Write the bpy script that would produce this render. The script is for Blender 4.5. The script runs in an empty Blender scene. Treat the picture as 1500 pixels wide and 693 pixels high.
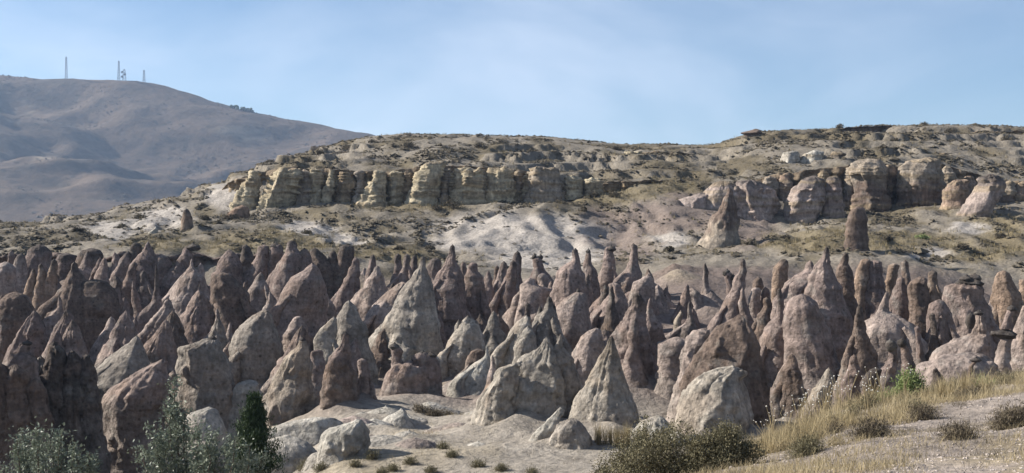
import bpy, math, random
import numpy as np

# ------------------------------------------------------------------ camera, sky, sun, exposure
scene = bpy.context.scene
COL = scene.collection
CAMZ = 20.0            # camera height above the datum of the valley floor
FPX = 1810.0           # focal length in pixels of the 1500 px wide photograph
CX, CY = 750.0, 346.5

cam_d = bpy.data.cameras.new('camera')
cam_d.sensor_fit = 'HORIZONTAL'
cam_d.angle = 2 * math.atan(750.0 / FPX)
cam_d.clip_start = 0.1
cam_d.clip_end = 20000.0
cam = bpy.data.objects.new('camera', cam_d)
cam.location = (0, 0, CAMZ)
cam.rotation_euler = (math.radians(90), 0, 0)
COL.objects.link(cam)
scene.camera = cam

SUN_EL = math.radians(31)
SUN_AZ = math.radians(-80)     # compass style: 0 = away from the camera (+Y), -90 = from the left

world = bpy.data.worlds.new('World')
scene.world = world
world.use_nodes = True
wn, wl = world.node_tree.nodes, world.node_tree.links
wn.clear()
w_out = wn.new('ShaderNodeOutputWorld')
w_bg = wn.new('ShaderNodeBackground')
w_bg.inputs['Strength'].default_value = 0.056
sky = wn.new('ShaderNodeTexSky')
sky.sky_type = 'NISHITA'
sky.sun_disc = False
sky.sun_elevation = SUN_EL
sky.sun_rotation = SUN_AZ
sky.altitude = 1200
sky.air_density = 1.0
sky.dust_density = 0.35
sky.ozone_density = 3.0
# thin cirrus veils, laid out on a high flat layer over the whole sky
w_tc = wn.new('ShaderNodeTexCoord')
w_sep = wn.new('ShaderNodeSeparateXYZ')
wl.new(w_tc.outputs['Generated'], w_sep.inputs[0])
def wmath(op, a, b=None):
    n = wn.new('ShaderNodeMath'); n.operation = op
    for i, v in enumerate((a, b)):
        if v is None: continue
        if isinstance(v, (int, float)): n.inputs[i].default_value = v
        else: wl.new(v, n.inputs[i])
    return n.outputs[0]
w_zz = wmath('ADD', wmath('MAXIMUM', w_sep.outputs[2], 0.0), 0.10)
w_cmb = wn.new('ShaderNodeCombineXYZ')
wl.new(wmath('DIVIDE', w_sep.outputs[0], w_zz), w_cmb.inputs[0])
wl.new(wmath('MULTIPLY', wmath('DIVIDE', w_sep.outputs[1], w_zz), 0.55), w_cmb.inputs[1])
w_noise = wn.new('ShaderNodeTexNoise')
w_noise.inputs['Scale'].default_value = 0.55
w_noise.inputs['Detail'].default_value = 5
w_noise.inputs['Roughness'].default_value = 0.52
w_noise.inputs['Distortion'].default_value = 0.6
wl.new(w_cmb.outputs[0], w_noise.inputs['Vector'])
w_ramp = wn.new('ShaderNodeMapRange')
w_ramp.inputs['From Min'].default_value = 0.36
w_ramp.inputs['From Max'].default_value = 0.78
w_ramp.inputs['To Min'].default_value = 0.0
w_ramp.inputs['To Max'].default_value = 0.70
w_ramp.interpolation_type = 'SMOOTHSTEP'
wl.new(w_noise.outputs['Fac'], w_ramp.inputs['Value'])
w_mix = wn.new('ShaderNodeMix'); w_mix.data_type = 'RGBA'
wl.new(w_ramp.outputs[0], w_mix.inputs['Factor'])
wl.new(sky.outputs[0], w_mix.inputs[6])
w_mix.inputs[7].default_value = (8.0, 8.6, 9.8, 1)
wl.new(w_mix.outputs[2], w_bg.inputs['Color'])
wl.new(w_bg.outputs[0], w_out.inputs['Surface'])

sun_d = bpy.data.lights.new('sun', 'SUN')
sun_d.energy = 5.0
sun_d.angle = math.radians(0.53)
sun_d.color = (1.0, 0.94, 0.85)
sun = bpy.data.objects.new('sun', sun_d)
sun.rotation_euler = (math.radians(90) - SUN_EL, 0, math.pi - SUN_AZ)
sun.location = (-80, 40, 120)
COL.objects.link(sun)

scene.render.engine = 'CYCLES'
scene.view_settings.view_transform = 'Standard'
scene.view_settings.look = 'None'
scene.view_settings.exposure = 1.18
scene.view_settings.gamma = 1.0
scene.cycles.use_denoising = True
scene.cycles.max_bounces = 5
scene.cycles.diffuse_bounces = 2
scene.cycles.volume_bounces = 0
scene.cycles.transparent_max_bounces = 8

# ------------------------------------------------------------------ helpers
RNG = np.random.default_rng(11)
random.seed(4)
PERM = np.random.default_rng(5).permutation(256).astype(np.int64)
PERM = np.concatenate([PERM, PERM])
_g = np.random.default_rng(6).normal(size=(256, 3))
GRAD = _g / np.linalg.norm(_g, axis=1)[:, None]

def pn(p):
    """gradient noise, p (N,3) -> about -0.8..0.8"""
    p = np.asarray(p, float)
    i = np.floor(p).astype(np.int64)
    f = p - i
    u = f * f * f * (f * (f * 6 - 15) + 10)
    i &= 255
    r = 0
    for dx in (0, 1):
        wx = u[:, 0] if dx else 1 - u[:, 0]
        hx = PERM[(i[:, 0] + dx) & 255]
        for dy in (0, 1):
            wy = u[:, 1] if dy else 1 - u[:, 1]
            hy = PERM[(hx + i[:, 1] + dy) & 255]
            for dz in (0, 1):
                wz = u[:, 2] if dz else 1 - u[:, 2]
                g = GRAD[PERM[(hy + i[:, 2] + dz) & 255]]
                d = g[:, 0] * (f[:, 0] - dx) + g[:, 1] * (f[:, 1] - dy) + g[:, 2] * (f[:, 2] - dz)
                r = r + wx * wy * wz * d
    return r * 1.5

def fbm(p, octs=4, gain=0.5):
    p = np.asarray(p, float)
    a, s, r = 1.0, 0.0, 0
    for k in range(octs):
        r = r + a * pn(p * 2.03 ** k + 17.3 * k)
        s += a; a *= gain
    return r / s * 1.25

def sstep(a, b, x):
    t = np.clip((x - a) / (b - a), 0, 1)
    return t * t * (3 - 2 * t)

def pchip(x, y, xi):
    x = np.asarray(x, float); y = np.asarray(y, float)
    h = np.diff(x); d = np.diff(y) / h
    m = np.zeros_like(y)
    m[0], m[-1] = d[0], d[-1]
    for k in range(1, len(x) - 1):
        if d[k - 1] * d[k] > 0:
            w1, w2 = 2 * h[k] + h[k - 1], h[k] + 2 * h[k - 1]
            m[k] = (w1 + w2) / (w1 / d[k - 1] + w2 / d[k])
    j = np.clip(np.searchsorted(x, xi) - 1, 0, len(x) - 2)
    t = (xi - x[j]) / h[j]
    return ((2 * t**3 - 3 * t**2 + 1) * y[j] + (t**3 - 2 * t**2 + t) * h[j] * m[j]
            + (-2 * t**3 + 3 * t**2) * y[j + 1] + (t**3 - t**2) * h[j] * m[j + 1])

def wx(px, Y): return (px - CX) / FPX * Y
def wz(py, Y): return CAMZ + (CY - py) / FPX * Y

def mesh_np(name, V, quads=None, tris=None, col=None, smooth=True):
    me = bpy.data.meshes.new(name)
    V = np.asarray(V, np.float32)
    me.vertices.add(len(V)); me.vertices.foreach_set('co', V.ravel())
    nq = 0 if quads is None else len(quads)
    nt = 0 if tris is None else len(tris)
    idx = np.concatenate(([np.asarray(quads, np.int32).ravel()] if nq else []) + ([np.asarray(tris, np.int32).ravel()] if nt else []))
    me.loops.add(len(idx)); me.loops.foreach_set('vertex_index', idx)
    starts = np.concatenate([np.arange(nq) * 4, nq * 4 + np.arange(nt) * 3]).astype(np.int32)
    me.polygons.add(nq + nt)
    me.polygons.foreach_set('loop_start', starts)
    me.polygons.foreach_set('use_smooth', np.full(nq + nt, smooth, bool))
    if col is not None:
        at = me.attributes.new('Col', 'FLOAT_COLOR', 'POINT')
        c = np.ones((len(V), 4), np.float32); c[:, :3] = np.clip(col, 0, 1)
        at.data.foreach_set('color', c.ravel())
    me.update(calc_edges=True)
    return me

def link(name, me, mat=None, parent=None, loc=None):
    o = bpy.data.objects.new(name, me)
    if mat and me: me.materials.append(mat)
    COL.objects.link(o)
    if parent: o.parent = parent
    if loc is not None: o.location = loc
    return o

def tag(o, label=None, cat=None, group=None, kind=None):
    if label: o['label'] = label
    if cat: o['category'] = cat
    if group: o['group'] = group
    if kind: o['kind'] = kind
    return o

# ------------------------------------------------------------------ materials
def new_mat(name):
    m = bpy.data.materials.new(name); m.use_nodes = True
    nt = m.node_tree
    b = nt.nodes['Principled BSDF']
    b.inputs['Roughness'].default_value = 0.95
    b.inputs['Specular IOR Level'].default_value = 0.15
    return m, nt, b

def noise_node(nt, vec, scale, detail=4, rough=0.55):
    n = nt.nodes.new('ShaderNodeTexNoise')
    n.inputs['Scale'].default_value = scale
    n.inputs['Detail'].default_value = detail
    n.inputs['Roughness'].default_value = rough
    nt.links.new(vec, n.inputs['Vector'])
    return n.outputs['Fac']

def nmath(nt, op, a, b):
    n = nt.nodes.new('ShaderNodeMath'); n.operation = op
    for i, v in enumerate((a, b)):
        if isinstance(v, (int, float)): n.inputs[i].default_value = v
        else: nt.links.new(v, n.inputs[i])
    return n.outputs[0]

def maprange(nt, v, a, b, c, d):
    n = nt.nodes.new('ShaderNodeMapRange')
    n.inputs['From Min'].default_value = a; n.inputs['From Max'].default_value = b
    n.inputs['To Min'].default_value = c; n.inputs['To Max'].default_value = d
    nt.links.new(v, n.inputs['Value'])
    return n.outputs[0]

def mat_vcol(name, s1, v1, s2, v2, bump, bump_d, speck=0.0, s3=3.0, streak=0.0):
    """vertex colour x two grains of noise, with fine relief"""
    m, nt, b = new_mat(name)
    geo = nt.nodes.new('ShaderNodeNewGeometry'); pos = geo.outputs['Position']
    at = nt.nodes.new('ShaderNodeAttribute'); at.attribute_name = 'Col'
    f1 = maprange(nt, noise_node(nt, pos, s1, 5, 0.6), 0.3, 0.7, 1 - v1, 1 + v1)
    f2 = maprange(nt, noise_node(nt, pos, s2, 3, 0.6), 0.3, 0.7, 1 - v2, 1 + v2)
    f = nmath(nt, 'MULTIPLY', f1, f2)
    if streak:
        mp = nt.nodes.new('ShaderNodeMapping'); mp.inputs['Scale'].default_value = (1.0, 1.0, 0.16)
        nt.links.new(pos, mp.inputs['Vector'])
        f = nmath(nt, 'MULTIPLY', f, maprange(nt, noise_node(nt, mp.outputs[0], 2.4, 4, 0.6), 0.32, 0.68, 1 - streak, 1 + streak))
        mq = nt.nodes.new('ShaderNodeMapping'); mq.inputs['Scale'].default_value = (0.10, 0.10, 1.0)
        nt.links.new(pos, mq.inputs['Vector'])
        f = nmath(nt, 'MULTIPLY', f, maprange(nt, noise_node(nt, mq.outputs[0], 1.3, 4, 0.6), 0.32, 0.68, 1 - streak * .9, 1 + streak * .9))
    if speck:
        vo = nt.nodes.new('ShaderNodeTexVoronoi'); vo.inputs['Scale'].default_value = s3
        nt.links.new(pos, vo.inputs['Vector'])
        sp = maprange(nt, vo.outputs['Distance'], 0.10, 0.24, 1 - speck, 1.0)
        f = nmath(nt, 'MULTIPLY', f, sp)
    vm = nt.nodes.new('ShaderNodeVectorMath'); vm.operation = 'SCALE'
    nt.links.new(at.outputs['Color'], vm.inputs[0]); nt.links.new(f, vm.inputs['Scale'])
    nt.links.new(vm.outputs[0], b.inputs['Base Color'])
    bm = nt.nodes.new('ShaderNodeBump')
    bm.inputs['Strength'].default_value = bump; bm.inputs['Distance'].default_value = bump_d
    h = nmath(nt, 'ADD', noise_node(nt, pos, s2 * 0.8, 6, 0.65), nmath(nt, 'MULTIPLY', noise_node(nt, pos, s1 * 1.4, 3, 0.5), 1.2))
    nt.links.new(h, bm.inputs['Height'])
    nt.links.new(bm.outputs[0], b.inputs['Normal'])
    return m

def mat_leaf(name, c1, c2, scale, rough=0.6, trans=0.25):
    m, nt, b = new_mat(name)
    geo = nt.nodes.new('ShaderNodeNewGeometry')
    n = noise_node(nt, geo.outputs['Position'], scale, 2)
    mx = nt.nodes.new('ShaderNodeMix'); mx.data_type = 'RGBA'
    nt.links.new(maprange(nt, n, 0.35, 0.65, 0, 1), mx.inputs['Factor'])
    mx.inputs[6].default_value = (*c1, 1); mx.inputs[7].default_value = (*c2, 1)
    nt.links.new(mx.outputs[2], b.inputs['Base Color'])
    b.inputs['Roughness'].default_value = rough
    if trans:
        tr = nt.nodes.new('ShaderNodeBsdfTranslucent'); nt.links.new(mx.outputs[2], tr.inputs['Color'])
        ms = nt.nodes.new('ShaderNodeMixShader'); ms.inputs[0].default_value = trans
        nt.links.new(b.outputs[0], ms.inputs[1]); nt.links.new(tr.outputs[0], ms.inputs[2])
        nt.links.new(ms.outputs[0], nt.nodes['Material Output'].inputs['Surface'])
    return m

M_ROCK = mat_vcol('tuff rock', 0.8, 0.16, 4.0, 0.30, 1.0, 0.24, 0.45, 2.0, 0.24)
M_CLIFF = mat_vcol('cliff rock', 0.4, 0.20, 1.7, 0.30, 1.0, 0.30, 0.4, 0.8, 0.25)
M_CAP = mat_vcol('cap rock', 1.2, 0.25, 6.0, 0.25, 0.9, 0.16)
M_GROUND = mat_vcol('tuff ground', 0.5, 0.16, 3.0, 0.26, 0.9, 0.20, 0.4, 1.1)
M_FAR = mat_vcol('far hill soil', 0.012, 0.14, 0.07, 0.20, 0.6, 5.0, 0.45, 0.035)
M_SCRUB = mat_leaf('scrub', (0.046, 0.039, 0.028), (0.112, 0.093, 0.064), 0.5, 0.9, 0)
M_STRAW = mat_leaf('dry grass', (0.27, 0.218, 0.125), (0.40, 0.33, 0.205), 1.2, 0.8, 0.3)
M_DRY = mat_leaf('withered grass', (0.15, 0.122, 0.070), (0.25, 0.205, 0.118), 0.7, 0.9, 0.2)
M_SILVER = mat_leaf('silver leaf', (0.090, 0.112, 0.080), (0.205, 0.230, 0.175), 9.0, 0.45, 0.2)
M_DARKLEAF = mat_leaf('juniper needle', (0.022, 0.040, 0.018), (0.050, 0.075, 0.032), 6.0, 0.6, 0.1)
M_BUSHLEAF = mat_leaf('thorn bush leaf', (0.080, 0.074, 0.043), (0.180, 0.158, 0.094), 7.0, 0.7, 0.15)
M_GREENLEAF = mat_leaf('green bush leaf', (0.13, 0.17, 0.06), (0.24, 0.28, 0.12), 7.0, 0.6, 0.25)
M_BROWNTUFT = mat_leaf('dead brush', (0.075, 0.060, 0.045), (0.15, 0.125, 0.085), 8.0, 0.9, 0)
M_BARK = mat_leaf('bark', (0.09, 0.07, 0.055), (0.15, 0.12, 0.095), 6.0, 0.9, 0)
M_FLOWER = mat_leaf('pale seed head', (0.62, 0.60, 0.54), (0.7, 0.68, 0.62), 6.0, 0.8, 0.2)
m_, nt_, b_ = new_mat('mast steel'); b_.inputs['Base Color'].default_value = (0.16, 0.16, 0.17, 1); b_.inputs['Metallic'].default_value = 0.4; b_.inputs['Roughness'].default_value = 0.6
M_STEEL = m_

# rock tints (base colours of the tuff beds)
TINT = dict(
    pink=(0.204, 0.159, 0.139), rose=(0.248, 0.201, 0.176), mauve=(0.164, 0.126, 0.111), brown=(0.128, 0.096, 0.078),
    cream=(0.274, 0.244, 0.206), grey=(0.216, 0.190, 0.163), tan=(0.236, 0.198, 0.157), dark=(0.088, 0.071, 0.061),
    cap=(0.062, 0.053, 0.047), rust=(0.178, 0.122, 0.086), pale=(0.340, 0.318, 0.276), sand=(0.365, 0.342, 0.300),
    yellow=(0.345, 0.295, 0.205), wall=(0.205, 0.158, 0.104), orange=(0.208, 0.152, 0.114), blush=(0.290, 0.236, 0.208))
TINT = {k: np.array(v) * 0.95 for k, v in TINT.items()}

# ------------------------------------------------------------------ terrain: height from the slopes read off the photograph
# each row: depth Y, then (photo column, photo row where the ground lies at that depth)
def zr(Y, zs):   # row given as heights relative to the camera
    return Y, [(c, CY - z / Y * FPX) for c, z in zip((-300, 0, 250, 500, 750, 1000, 1250, 1500, 1800), zs)]
ROWS = [
    zr(8, (-6.5, -6.5, -6, -5, -3.6, -2.6, -2.2, -2.1, -2.0)),
    zr(15, (-9, -9, -8.5, -7.4, -5.0, -3.3, -2.95, -2.7, -2.5)),
    zr(22, (-11, -11, -10.5, -9.2, -6.4, -4.2, -3.70, -3.35, -3.0)),
    zr(30, (-12.5, -12.5, -12, -10.5, -8.4, -6.1, -4.35, -3.75, -3.3)),
    zr(38, (-13, -13, -13, -11.4, -9.6, -7.5, -5.1, -4.3, -3.7)),
    zr(50, (-14, -14, -13, -9.5, -9.3, -9.4, -8.4, -5.8, -5.0)),
    zr(60, (-14, -14, -13, -9.6, -9.7, -10.2, -10, -7.2, -6.4)),
    zr(72, (-15, -15, -14, -10.4, -10.0, -11.4, -11.4, -9.2, -8.0)),
    zr(82, (-15, -15, -15, -11.4, -9.7, -11.6, -11.6, -9.8, -8.6)),
    zr(90, (-15, -15, -15, -13, -11.2, -11.2, -11.4, -10.0, -8.6)),
    zr(100, (-14.5, -14.5, -14.5, -12.6, -11.4, -8.6, -9.8, -9.4, -8.4)),
    zr(118, (-13, -13, -13, -11.2, -9.8, -6.4, -7.6, -7.6, -7)),
    (138, [(-300, 440), (0, 450), (250, 450), (500, 446), (750, 440), (900, 424), (1000, 404), (1130, 396), (1250, 400), (1350, 424), (1500, 432), (1800, 420)]),
    (146, [(-300, 390), (0, 396), (250, 394), (430, 392), (500, 402), (750, 410), (1000, 388), (1250, 378), (1350, 398), (1500, 408), (1800, 400)]),
    (150, [(-300, 366), (0, 368), (150, 366), (250, 366), (430, 366), (500, 382), (750, 396), (1000, 381), (1130, 376), (1250, 371), (1350, 388), (1500, 398), (1800, 390)]),
    (165, [(-300, 354), (0, 354), (250, 349), (430, 352), (500, 362), (640, 374), (750, 382), (880, 384), (1000, 366), (1250, 353), (1350, 360), (1500, 366), (1800, 360)]),
    (180, [(-300, 346), (0, 345), (250, 337), (430, 334), (500, 342), (640, 352), (700, 344), (790, 336), (880, 362), (1000, 343), (1250, 338), (1350, 340), (1500, 342), (1800, 340)]),
    (190, [(-300, 342), (0, 341), (125, 337), (250, 330), (430, 322), (500, 324), (640, 331), (700, 316), (790, 311), (880, 325), (1000, 320), (1150, 342), (1250, 330), (1350, 322), (1500, 324), (1800, 320)]),
    (203, [(-300, 340), (0, 339), (125, 332), (250, 318), (330, 318), (430, 306), (500, 302), (640, 304), (750, 297), (880, 292), (960, 288), (1050, 292), (1250, 312), (1350, 302), (1500, 303), (1800, 300)]),
    (209, [(-300, 339), (0, 338), (125, 328), (250, 308), (330, 300), (400, 292), (500, 292), (640, 294), (750, 286), (860, 283), (960, 268), (1050, 276), (1250, 296), (1350, 288), (1500, 285), (1800, 285)]),
    (214, [(-300, 339), (0, 337), (125, 325), (200, 313), (300, 287), (340, 272), (400, 251), (500, 247), (640, 243), (750, 251), (840, 264), (960, 262), (1050, 265), (1140, 253), (1250, 245), (1350, 245), (1440, 262), (1500, 266), (1800, 266)]),
    (232, [(-300, 340), (0, 337), (125, 323), (200, 307), (300, 280), (340, 262), (400, 241), (500, 232), (640, 224), (750, 230), (860, 242), (960, 238), (1050, 242), (1140, 224), (1250, 217), (1350, 217), (1500, 225), (1800, 225)]),
    (255, [(-300, 345), (0, 340), (125, 325), (200, 308), (300, 281), (340, 263), (400, 240), (450, 226), (500, 213), (540, 207), (600, 203), (700, 204), (800, 209), (900, 219), (1050, 223), (1090, 203), (1150, 198), (1250, 194), (1350, 190), (1500, 195), (1800, 195)]),
    (275, [(-300, 355), (0, 348), (125, 332), (200, 312), (300, 285), (340, 266), (400, 241), (450, 225), (500, 210), (540, 200), (600, 196), (700, 198), (800, 201), (900, 211), (1050, 214), (1090, 196), (1150, 191), (1250, 187), (1350, 182), (1500, 187), (1800, 187)]),
    (310, [(-300, 372), (0, 366), (125, 350), (200, 330), (300, 302), (340, 285), (400, 258), (450, 240), (500, 222), (540, 210), (600, 206), (700, 206), (800, 208), (900, 217), (1050, 219), (1090, 204), (1250, 196), (1350, 192), (1500, 196), (1800, 196)]),
]
_lp = np.arange(-300, 1801, 10.0)
_ly = np.arange(8, 311, 0.5)
_tab = np.array([np.interp(_lp, [p[0] for p in r], [-(p[1] - CY) / FPX * Y for p in r]) for Y, r in ROWS])
_rowY = [r[0] for r in ROWS]
_lut = np.array([np.interp(_ly, _rowY, _tab[:, k]) for k in range(len(_lp))]).T      # [Y, px]
def _smooth(a, n, axis):
    k = np.hanning(n + 2)[1:-1]; k /= k.sum()
    pad = [(0, 0), (0, 0)]; pad[axis] = (n // 2, n // 2)
    return np.apply_along_axis(lambda v: np.convolve(v, k, 'valid'), axis, np.pad(a, pad, 'edge'))
_lut = _smooth(_lut, 7, 1)
_soft = _smooth(_lut, 13, 0)
_w = (sstep(196, 204, _ly) * (1 - sstep(222, 232, _ly)))[:, None]     # keep the cliff step sharp
_lut = _soft * (1 - _w) + _smooth(_lut, 3, 0) * _w

def rimwarp(X):
    X = np.asarray(X, float); s = X.shape; X = X.ravel(); o = 0 * X
    return (6.5 * pn(np.stack([X / 13.0, o + 3.3, o], 1)) + 2.5 * pn(np.stack([X / 4.5, o + 8.1, o], 1))).reshape(s)

def ground_base(X, Y):
    X = np.asarray(X, float); Y = np.asarray(Y, float)
    Yc = np.clip(Y - rimwarp(X) * sstep(124, 142, Y) * (1 - sstep(156, 176, Y)), 8.0, 309.9)
    px = np.clip(CX + FPX * X / np.maximum(Yc, 14.0), -300, 1799.9)
    a = (Yc - 8) / 0.5; b = (px + 300) / 10.0
    i = np.minimum(a.astype(int), len(_ly) - 2); j = np.minimum(b.astype(int), len(_lp) - 2)
    fa, fb = a - i, b - j
    z = (_lut[i, j] * (1 - fa) * (1 - fb) + _lut[i + 1, j] * fa * (1 - fb) + _lut[i, j + 1] * (1 - fa) * fb + _lut[i + 1, j + 1] * fa * fb)
    near = sstep(-6, 9, Y)
    z = z * near + (-1.75) * (1 - near)                      # the path the camera stands on
    z = z - np.maximum(Y - 309.0, 0) * 0.16
    return z, px

def ground(X, Y):
    X = np.atleast_1d(np.asarray(X, float)); Y = np.atleast_1d(np.asarray(Y, float))
    z, px = ground_base(X, Y)
    P = np.stack([X, Y, np.zeros_like(X)], 1)
    far = sstep(140, 165, Y)
    big = fbm(P / 16.0, 3)
    med = fbm(P / 4.2 + 9, 3)
    fin = fbm(P / 1.3 + 31, 2)
    gul = 1 - np.abs(pn(np.stack([X / 6.0 + big * 1.2, Y / 26.0, 0 * X + 3], 1))) * 2     # erosion rills running downslope
    rim = 1 - 0.75 * sstep(240, 262, Y)
    z = z + far * rim * (0.9 * big + 0.60 * med + 0.20 * fin + 0.75 * gul * (1 - sstep(196, 206, Y) * (1 - sstep(214, 222, Y))))
    # broken ledges where the harder beds crop out of the slope
    tz = z / 2.3 + 0.7 * pn(P / np.array([22., 30., 1.]) + 5) + 0.25 * med
    st = np.floor(tz) + sstep(0.50, 0.72, tz - np.floor(tz))
    tw = (0.16 + 0.62 * sstep(214, 222, Y)) * far * sstep(-0.35, 0.15, pn(P / np.array([30., 22., 1.]) + 44)) * (1 - sstep(262, 275, Y))
    z = z + tw * 2.3 * (st - tz + 0.5 * 0.0)
    mid = sstep(44, 60, Y) * (1 - far)
    z = z + mid * (0.35 * big + 0.85 * (1 - sstep(72, 82, Y)) * (0.45 - np.abs(pn(np.stack([X / 7.5 + 0.4 * med, Y / 6.0, 0 * X + 11], 1))) * 1.6) + (0.12 + 0.35 * sstep(74, 88, Y)) * med + 0.25 * sstep(74, 88, Y) * fin)
    nr = 1 - sstep(40, 52, Y)
    z = z + nr * (0.22 * med * sstep(3, 12, Y) + 0.07 * fin)
    if MND is not None:
        z = z + mound(X, Y)[0]
    return z + CAMZ

MND = None
def mound(X, Y):
    """aprons of eroded tuff banked up round the foot of every rock: height and colour weight"""
    h = np.zeros_like(X); cw = np.zeros_like(X); cc = np.zeros((len(X), 3))
    ok = np.where((Y > 44) & (Y < 150))[0]
    if len(ok) == 0: return h, cw, cc
    xs, ys = X[ok], Y[ok]; acc = np.zeros(len(ok)); wsum = np.zeros(len(ok)); csum = np.zeros((len(ok), 3))
    for (mx, my, R, H, col) in MND:
        d2 = (xs - mx) ** 2 + ((ys - my) / 1.0) ** 2
        near = d2 < (5 * R) ** 2
        if not near.any(): continue
        g = np.exp(-np.sqrt(d2[near] + (0.3 * R) ** 2) / (1.15 * R))
        acc[near] += (H * g) ** 4
        w = g ** 1.5
        wsum[near] += w; csum[near] += w[:, None] * col
    h[ok] = acc ** 0.25
    cw[ok] = np.clip(wsum * 2.2, 0, 1); cc[ok] = csum / np.maximum(wsum, 1e-6)[:, None]
    return h, cw, cc


# ------------------------------------------------------------------ rocks: lofted, noise-eroded bodies
SEED = [0]
def loft(Y, spine, tint, rel=1.0, dr=0.92, low=None, lowf=0.5, dk=0.0, strata=0.0, to_ground=True, flute=1.0, rust=0.5, facets=16, chip=0.075, res=1.0):
    """spine: (column, row, half width) from the top down, at depth Y -> verts, quads, tris, colours"""
    SEED[0] += 1
    off = np.array([SEED[0] * 7.31, SEED[0] * 3.77, 0])
    s = [tuple(map(float, q)) for q in spine]
    x, y, w = s[-1]
    if to_ground:
        X0 = wx(x, Y)
        gz = float(ground(np.array([X0]), np.array([Y]))[0])
        gl = min(float(ground(np.array([X0 - w * Y / FPX]), np.array([Y]))[0]), float(ground(np.array([X0 + w * Y / FPX]), np.array([Y - w * Y / FPX]))[0]), gz)
        pyg = CY - (gl - CAMZ) / Y * FPX + 60.0 / Y * 10
        if pyg > y + 3:
            sl = np.clip((s[-1][2] - s[-2][2]) / (s[-1][1] - s[-2][1]), 0.30, 0.55)
            s.append((x, pyg, w + sl * (pyg - y)))
    x0, y0, w0 = s[0]
    wq = min(w0, 9)
    s = [(x0, y0 - 0.30 * wq - (1.5 if w0 < 6 else 0), w0 * 0.16), (x0, y0 - 0.14 * wq, w0 * 0.58)] + s
    ys = np.array([q[1] for q in s]); ysr = ys[0]
    H = ys[-1] - ys[0]
    vis = min(ys[-1], 715)
    wm = max(q[2] for q in s)
    kq = (0.92 if Y < 80 else 0.56) * res
    nr = int(np.clip((vis - ys[0]) * 0.66 * kq, 14, 84)) + 4
    ns = int(np.clip(min(wm, 1.35 * max(q[2] for q in spine)) * 1.6 * kq, 14, 76))
    # rings denser near the top
    t = np.linspace(0, 1, nr)
    yi = ys[0] + H * (0.55 * t + 0.45 * t ** 2)
    xi = pchip(ys, [q[0] for q in s], yi); wi = 0.45 * pchip(ys, [q[2] for q in s], yi) + 0.55 * np.interp(yi, ys, [q[2] for q in s])
    m = Y / FPX
    th = np.linspace(0, 2 * np.pi, ns, endpoint=False)
    C = np.stack([wx(xi, Y), np.full(nr, Y), wz(yi, Y)], 1)
    r = np.maximum(wi * m, 0.02)
    rot = np.random.default_rng(SEED[0]).uniform(0, 6.28)
    k = np.random.default_rng(SEED[0] + 99).uniform(-1, 1, 4)
    asym = 1 + 0.09 * k[0] * np.cos(2 * (th - rot)) + 0.06 * k[1] * np.cos(3 * th + rot)
    # keep the left and right outline where the photograph has it
    asym = asym / np.interp(np.abs(np.cos(th)), [0, 1], [1, asym[np.argmin(np.abs(th))]])
    wob = np.stack([pn(np.stack([yi * m / 0.8, 0 * yi + SEED[0] * 1.7, 0 * yi], 1)), pn(np.stack([yi * m / 0.8, 0 * yi + SEED[0] * 1.7, 0 * yi + 9], 1))], 1)
    C[:, :2] += wob * (np.minimum(r, 0.35) * 0.35)[:, None]
    P = np.empty((nr, ns, 3))
    P[..., 0] = C[:, None, 0] + r[:, None] * np.cos(th)[None] * asym
    P[..., 1] = C[:, None, 1] + r[:, None] * np.sin(th)[None] * dr * asym
    P[..., 2] = C[:, None, 2]
    R = float(np.percentile(r, 65))
    # normals of the smooth loft
    du = np.gradient(P, axis=0); dv = np.roll(P, -1, 1) - np.roll(P, 1, 1)
    N = np.cross(du, dv); N /= np.linalg.norm(N, axis=2, keepdims=True) + 1e-9
    outw = P - C[:, None]; sgn = np.sign((N * outw).sum(2, keepdims=True)); sgn[sgn == 0] = 1
    N = N * sgn
    F = P.reshape(-1, 3); Fo = F + off
    rl = np.repeat(r, ns)
    amp = np.minimum(rl, R)
    L = max(0.55 * R, 0.35)
    d = 0.075 * amp * fbm(Fo / (1.9 * L), 3)
    d -= 0.032 * amp * (np.abs(pn(Fo / (0.95 * L) + 12)) - 0.18)
    d -= 0.035 * amp * (np.abs(pn(Fo / (0.42 * L) + 22)) - 0.18)
    hh = (F[:, 2] - F[-1, 2])
    ths = np.tile(th, nr)
    fl = pn(np.stack([np.cos(ths) * 2.3 + off[0], np.sin(ths) * 2.3, hh / (8.0 * L)], 1))
    d += flute * 0.095 * amp * (np.abs(fl) * -1.6 + 0.3)
    fine = fbm(Fo / 0.75, 4, 0.6)
    d += np.minimum(0.09, 0.20 * amp) * fine * 1.2
    pit = sstep(0.33, 0.55, pn(Fo / 0.62 + 5)) * sstep(-0.1, 0.3, pn(Fo / 2.5 + 50))
    d -= pit * np.minimum(0.10, 0.12 * amp) * 0.7
    # faint ledges where harder beds crop out
    zz = F[:, 2] + 0.35 * pn(Fo / 3.0)
    bed = pn(np.stack([zz * 1.05, 0 * zz + off[0] * 0.1, 0 * zz], 1))
    d += np.minimum(0.06 + 0.30 * strata, 0.045 * amp + 0.25 * strata) * np.tanh(bed * 5) * 0.55
    if strata:
        bed2 = pn(np.stack([zz * 2.6, 0 * zz + 8, 0 * zz], 1))
        d += strata * 0.22 * np.tanh(bed2 * 5) * 0.6 + strata * 0.5 * pn(Fo / np.array([1.6, 1.6, 5.0]))
    fl2 = pn(np.stack([np.cos(ths) * 6.5 + off[0], np.sin(ths) * 6.5, hh / (5.0 * L)], 1))
    d -= 0.065 * amp * np.abs(fl2) * 2
    F = F + N.reshape(-1, 3) * (d * rel)[:, None]
    # flat breaks and chipped faces
    rf_ = np.random.default_rng(SEED[0] + 500)
    Nf = N.reshape(-1, 3)
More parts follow.
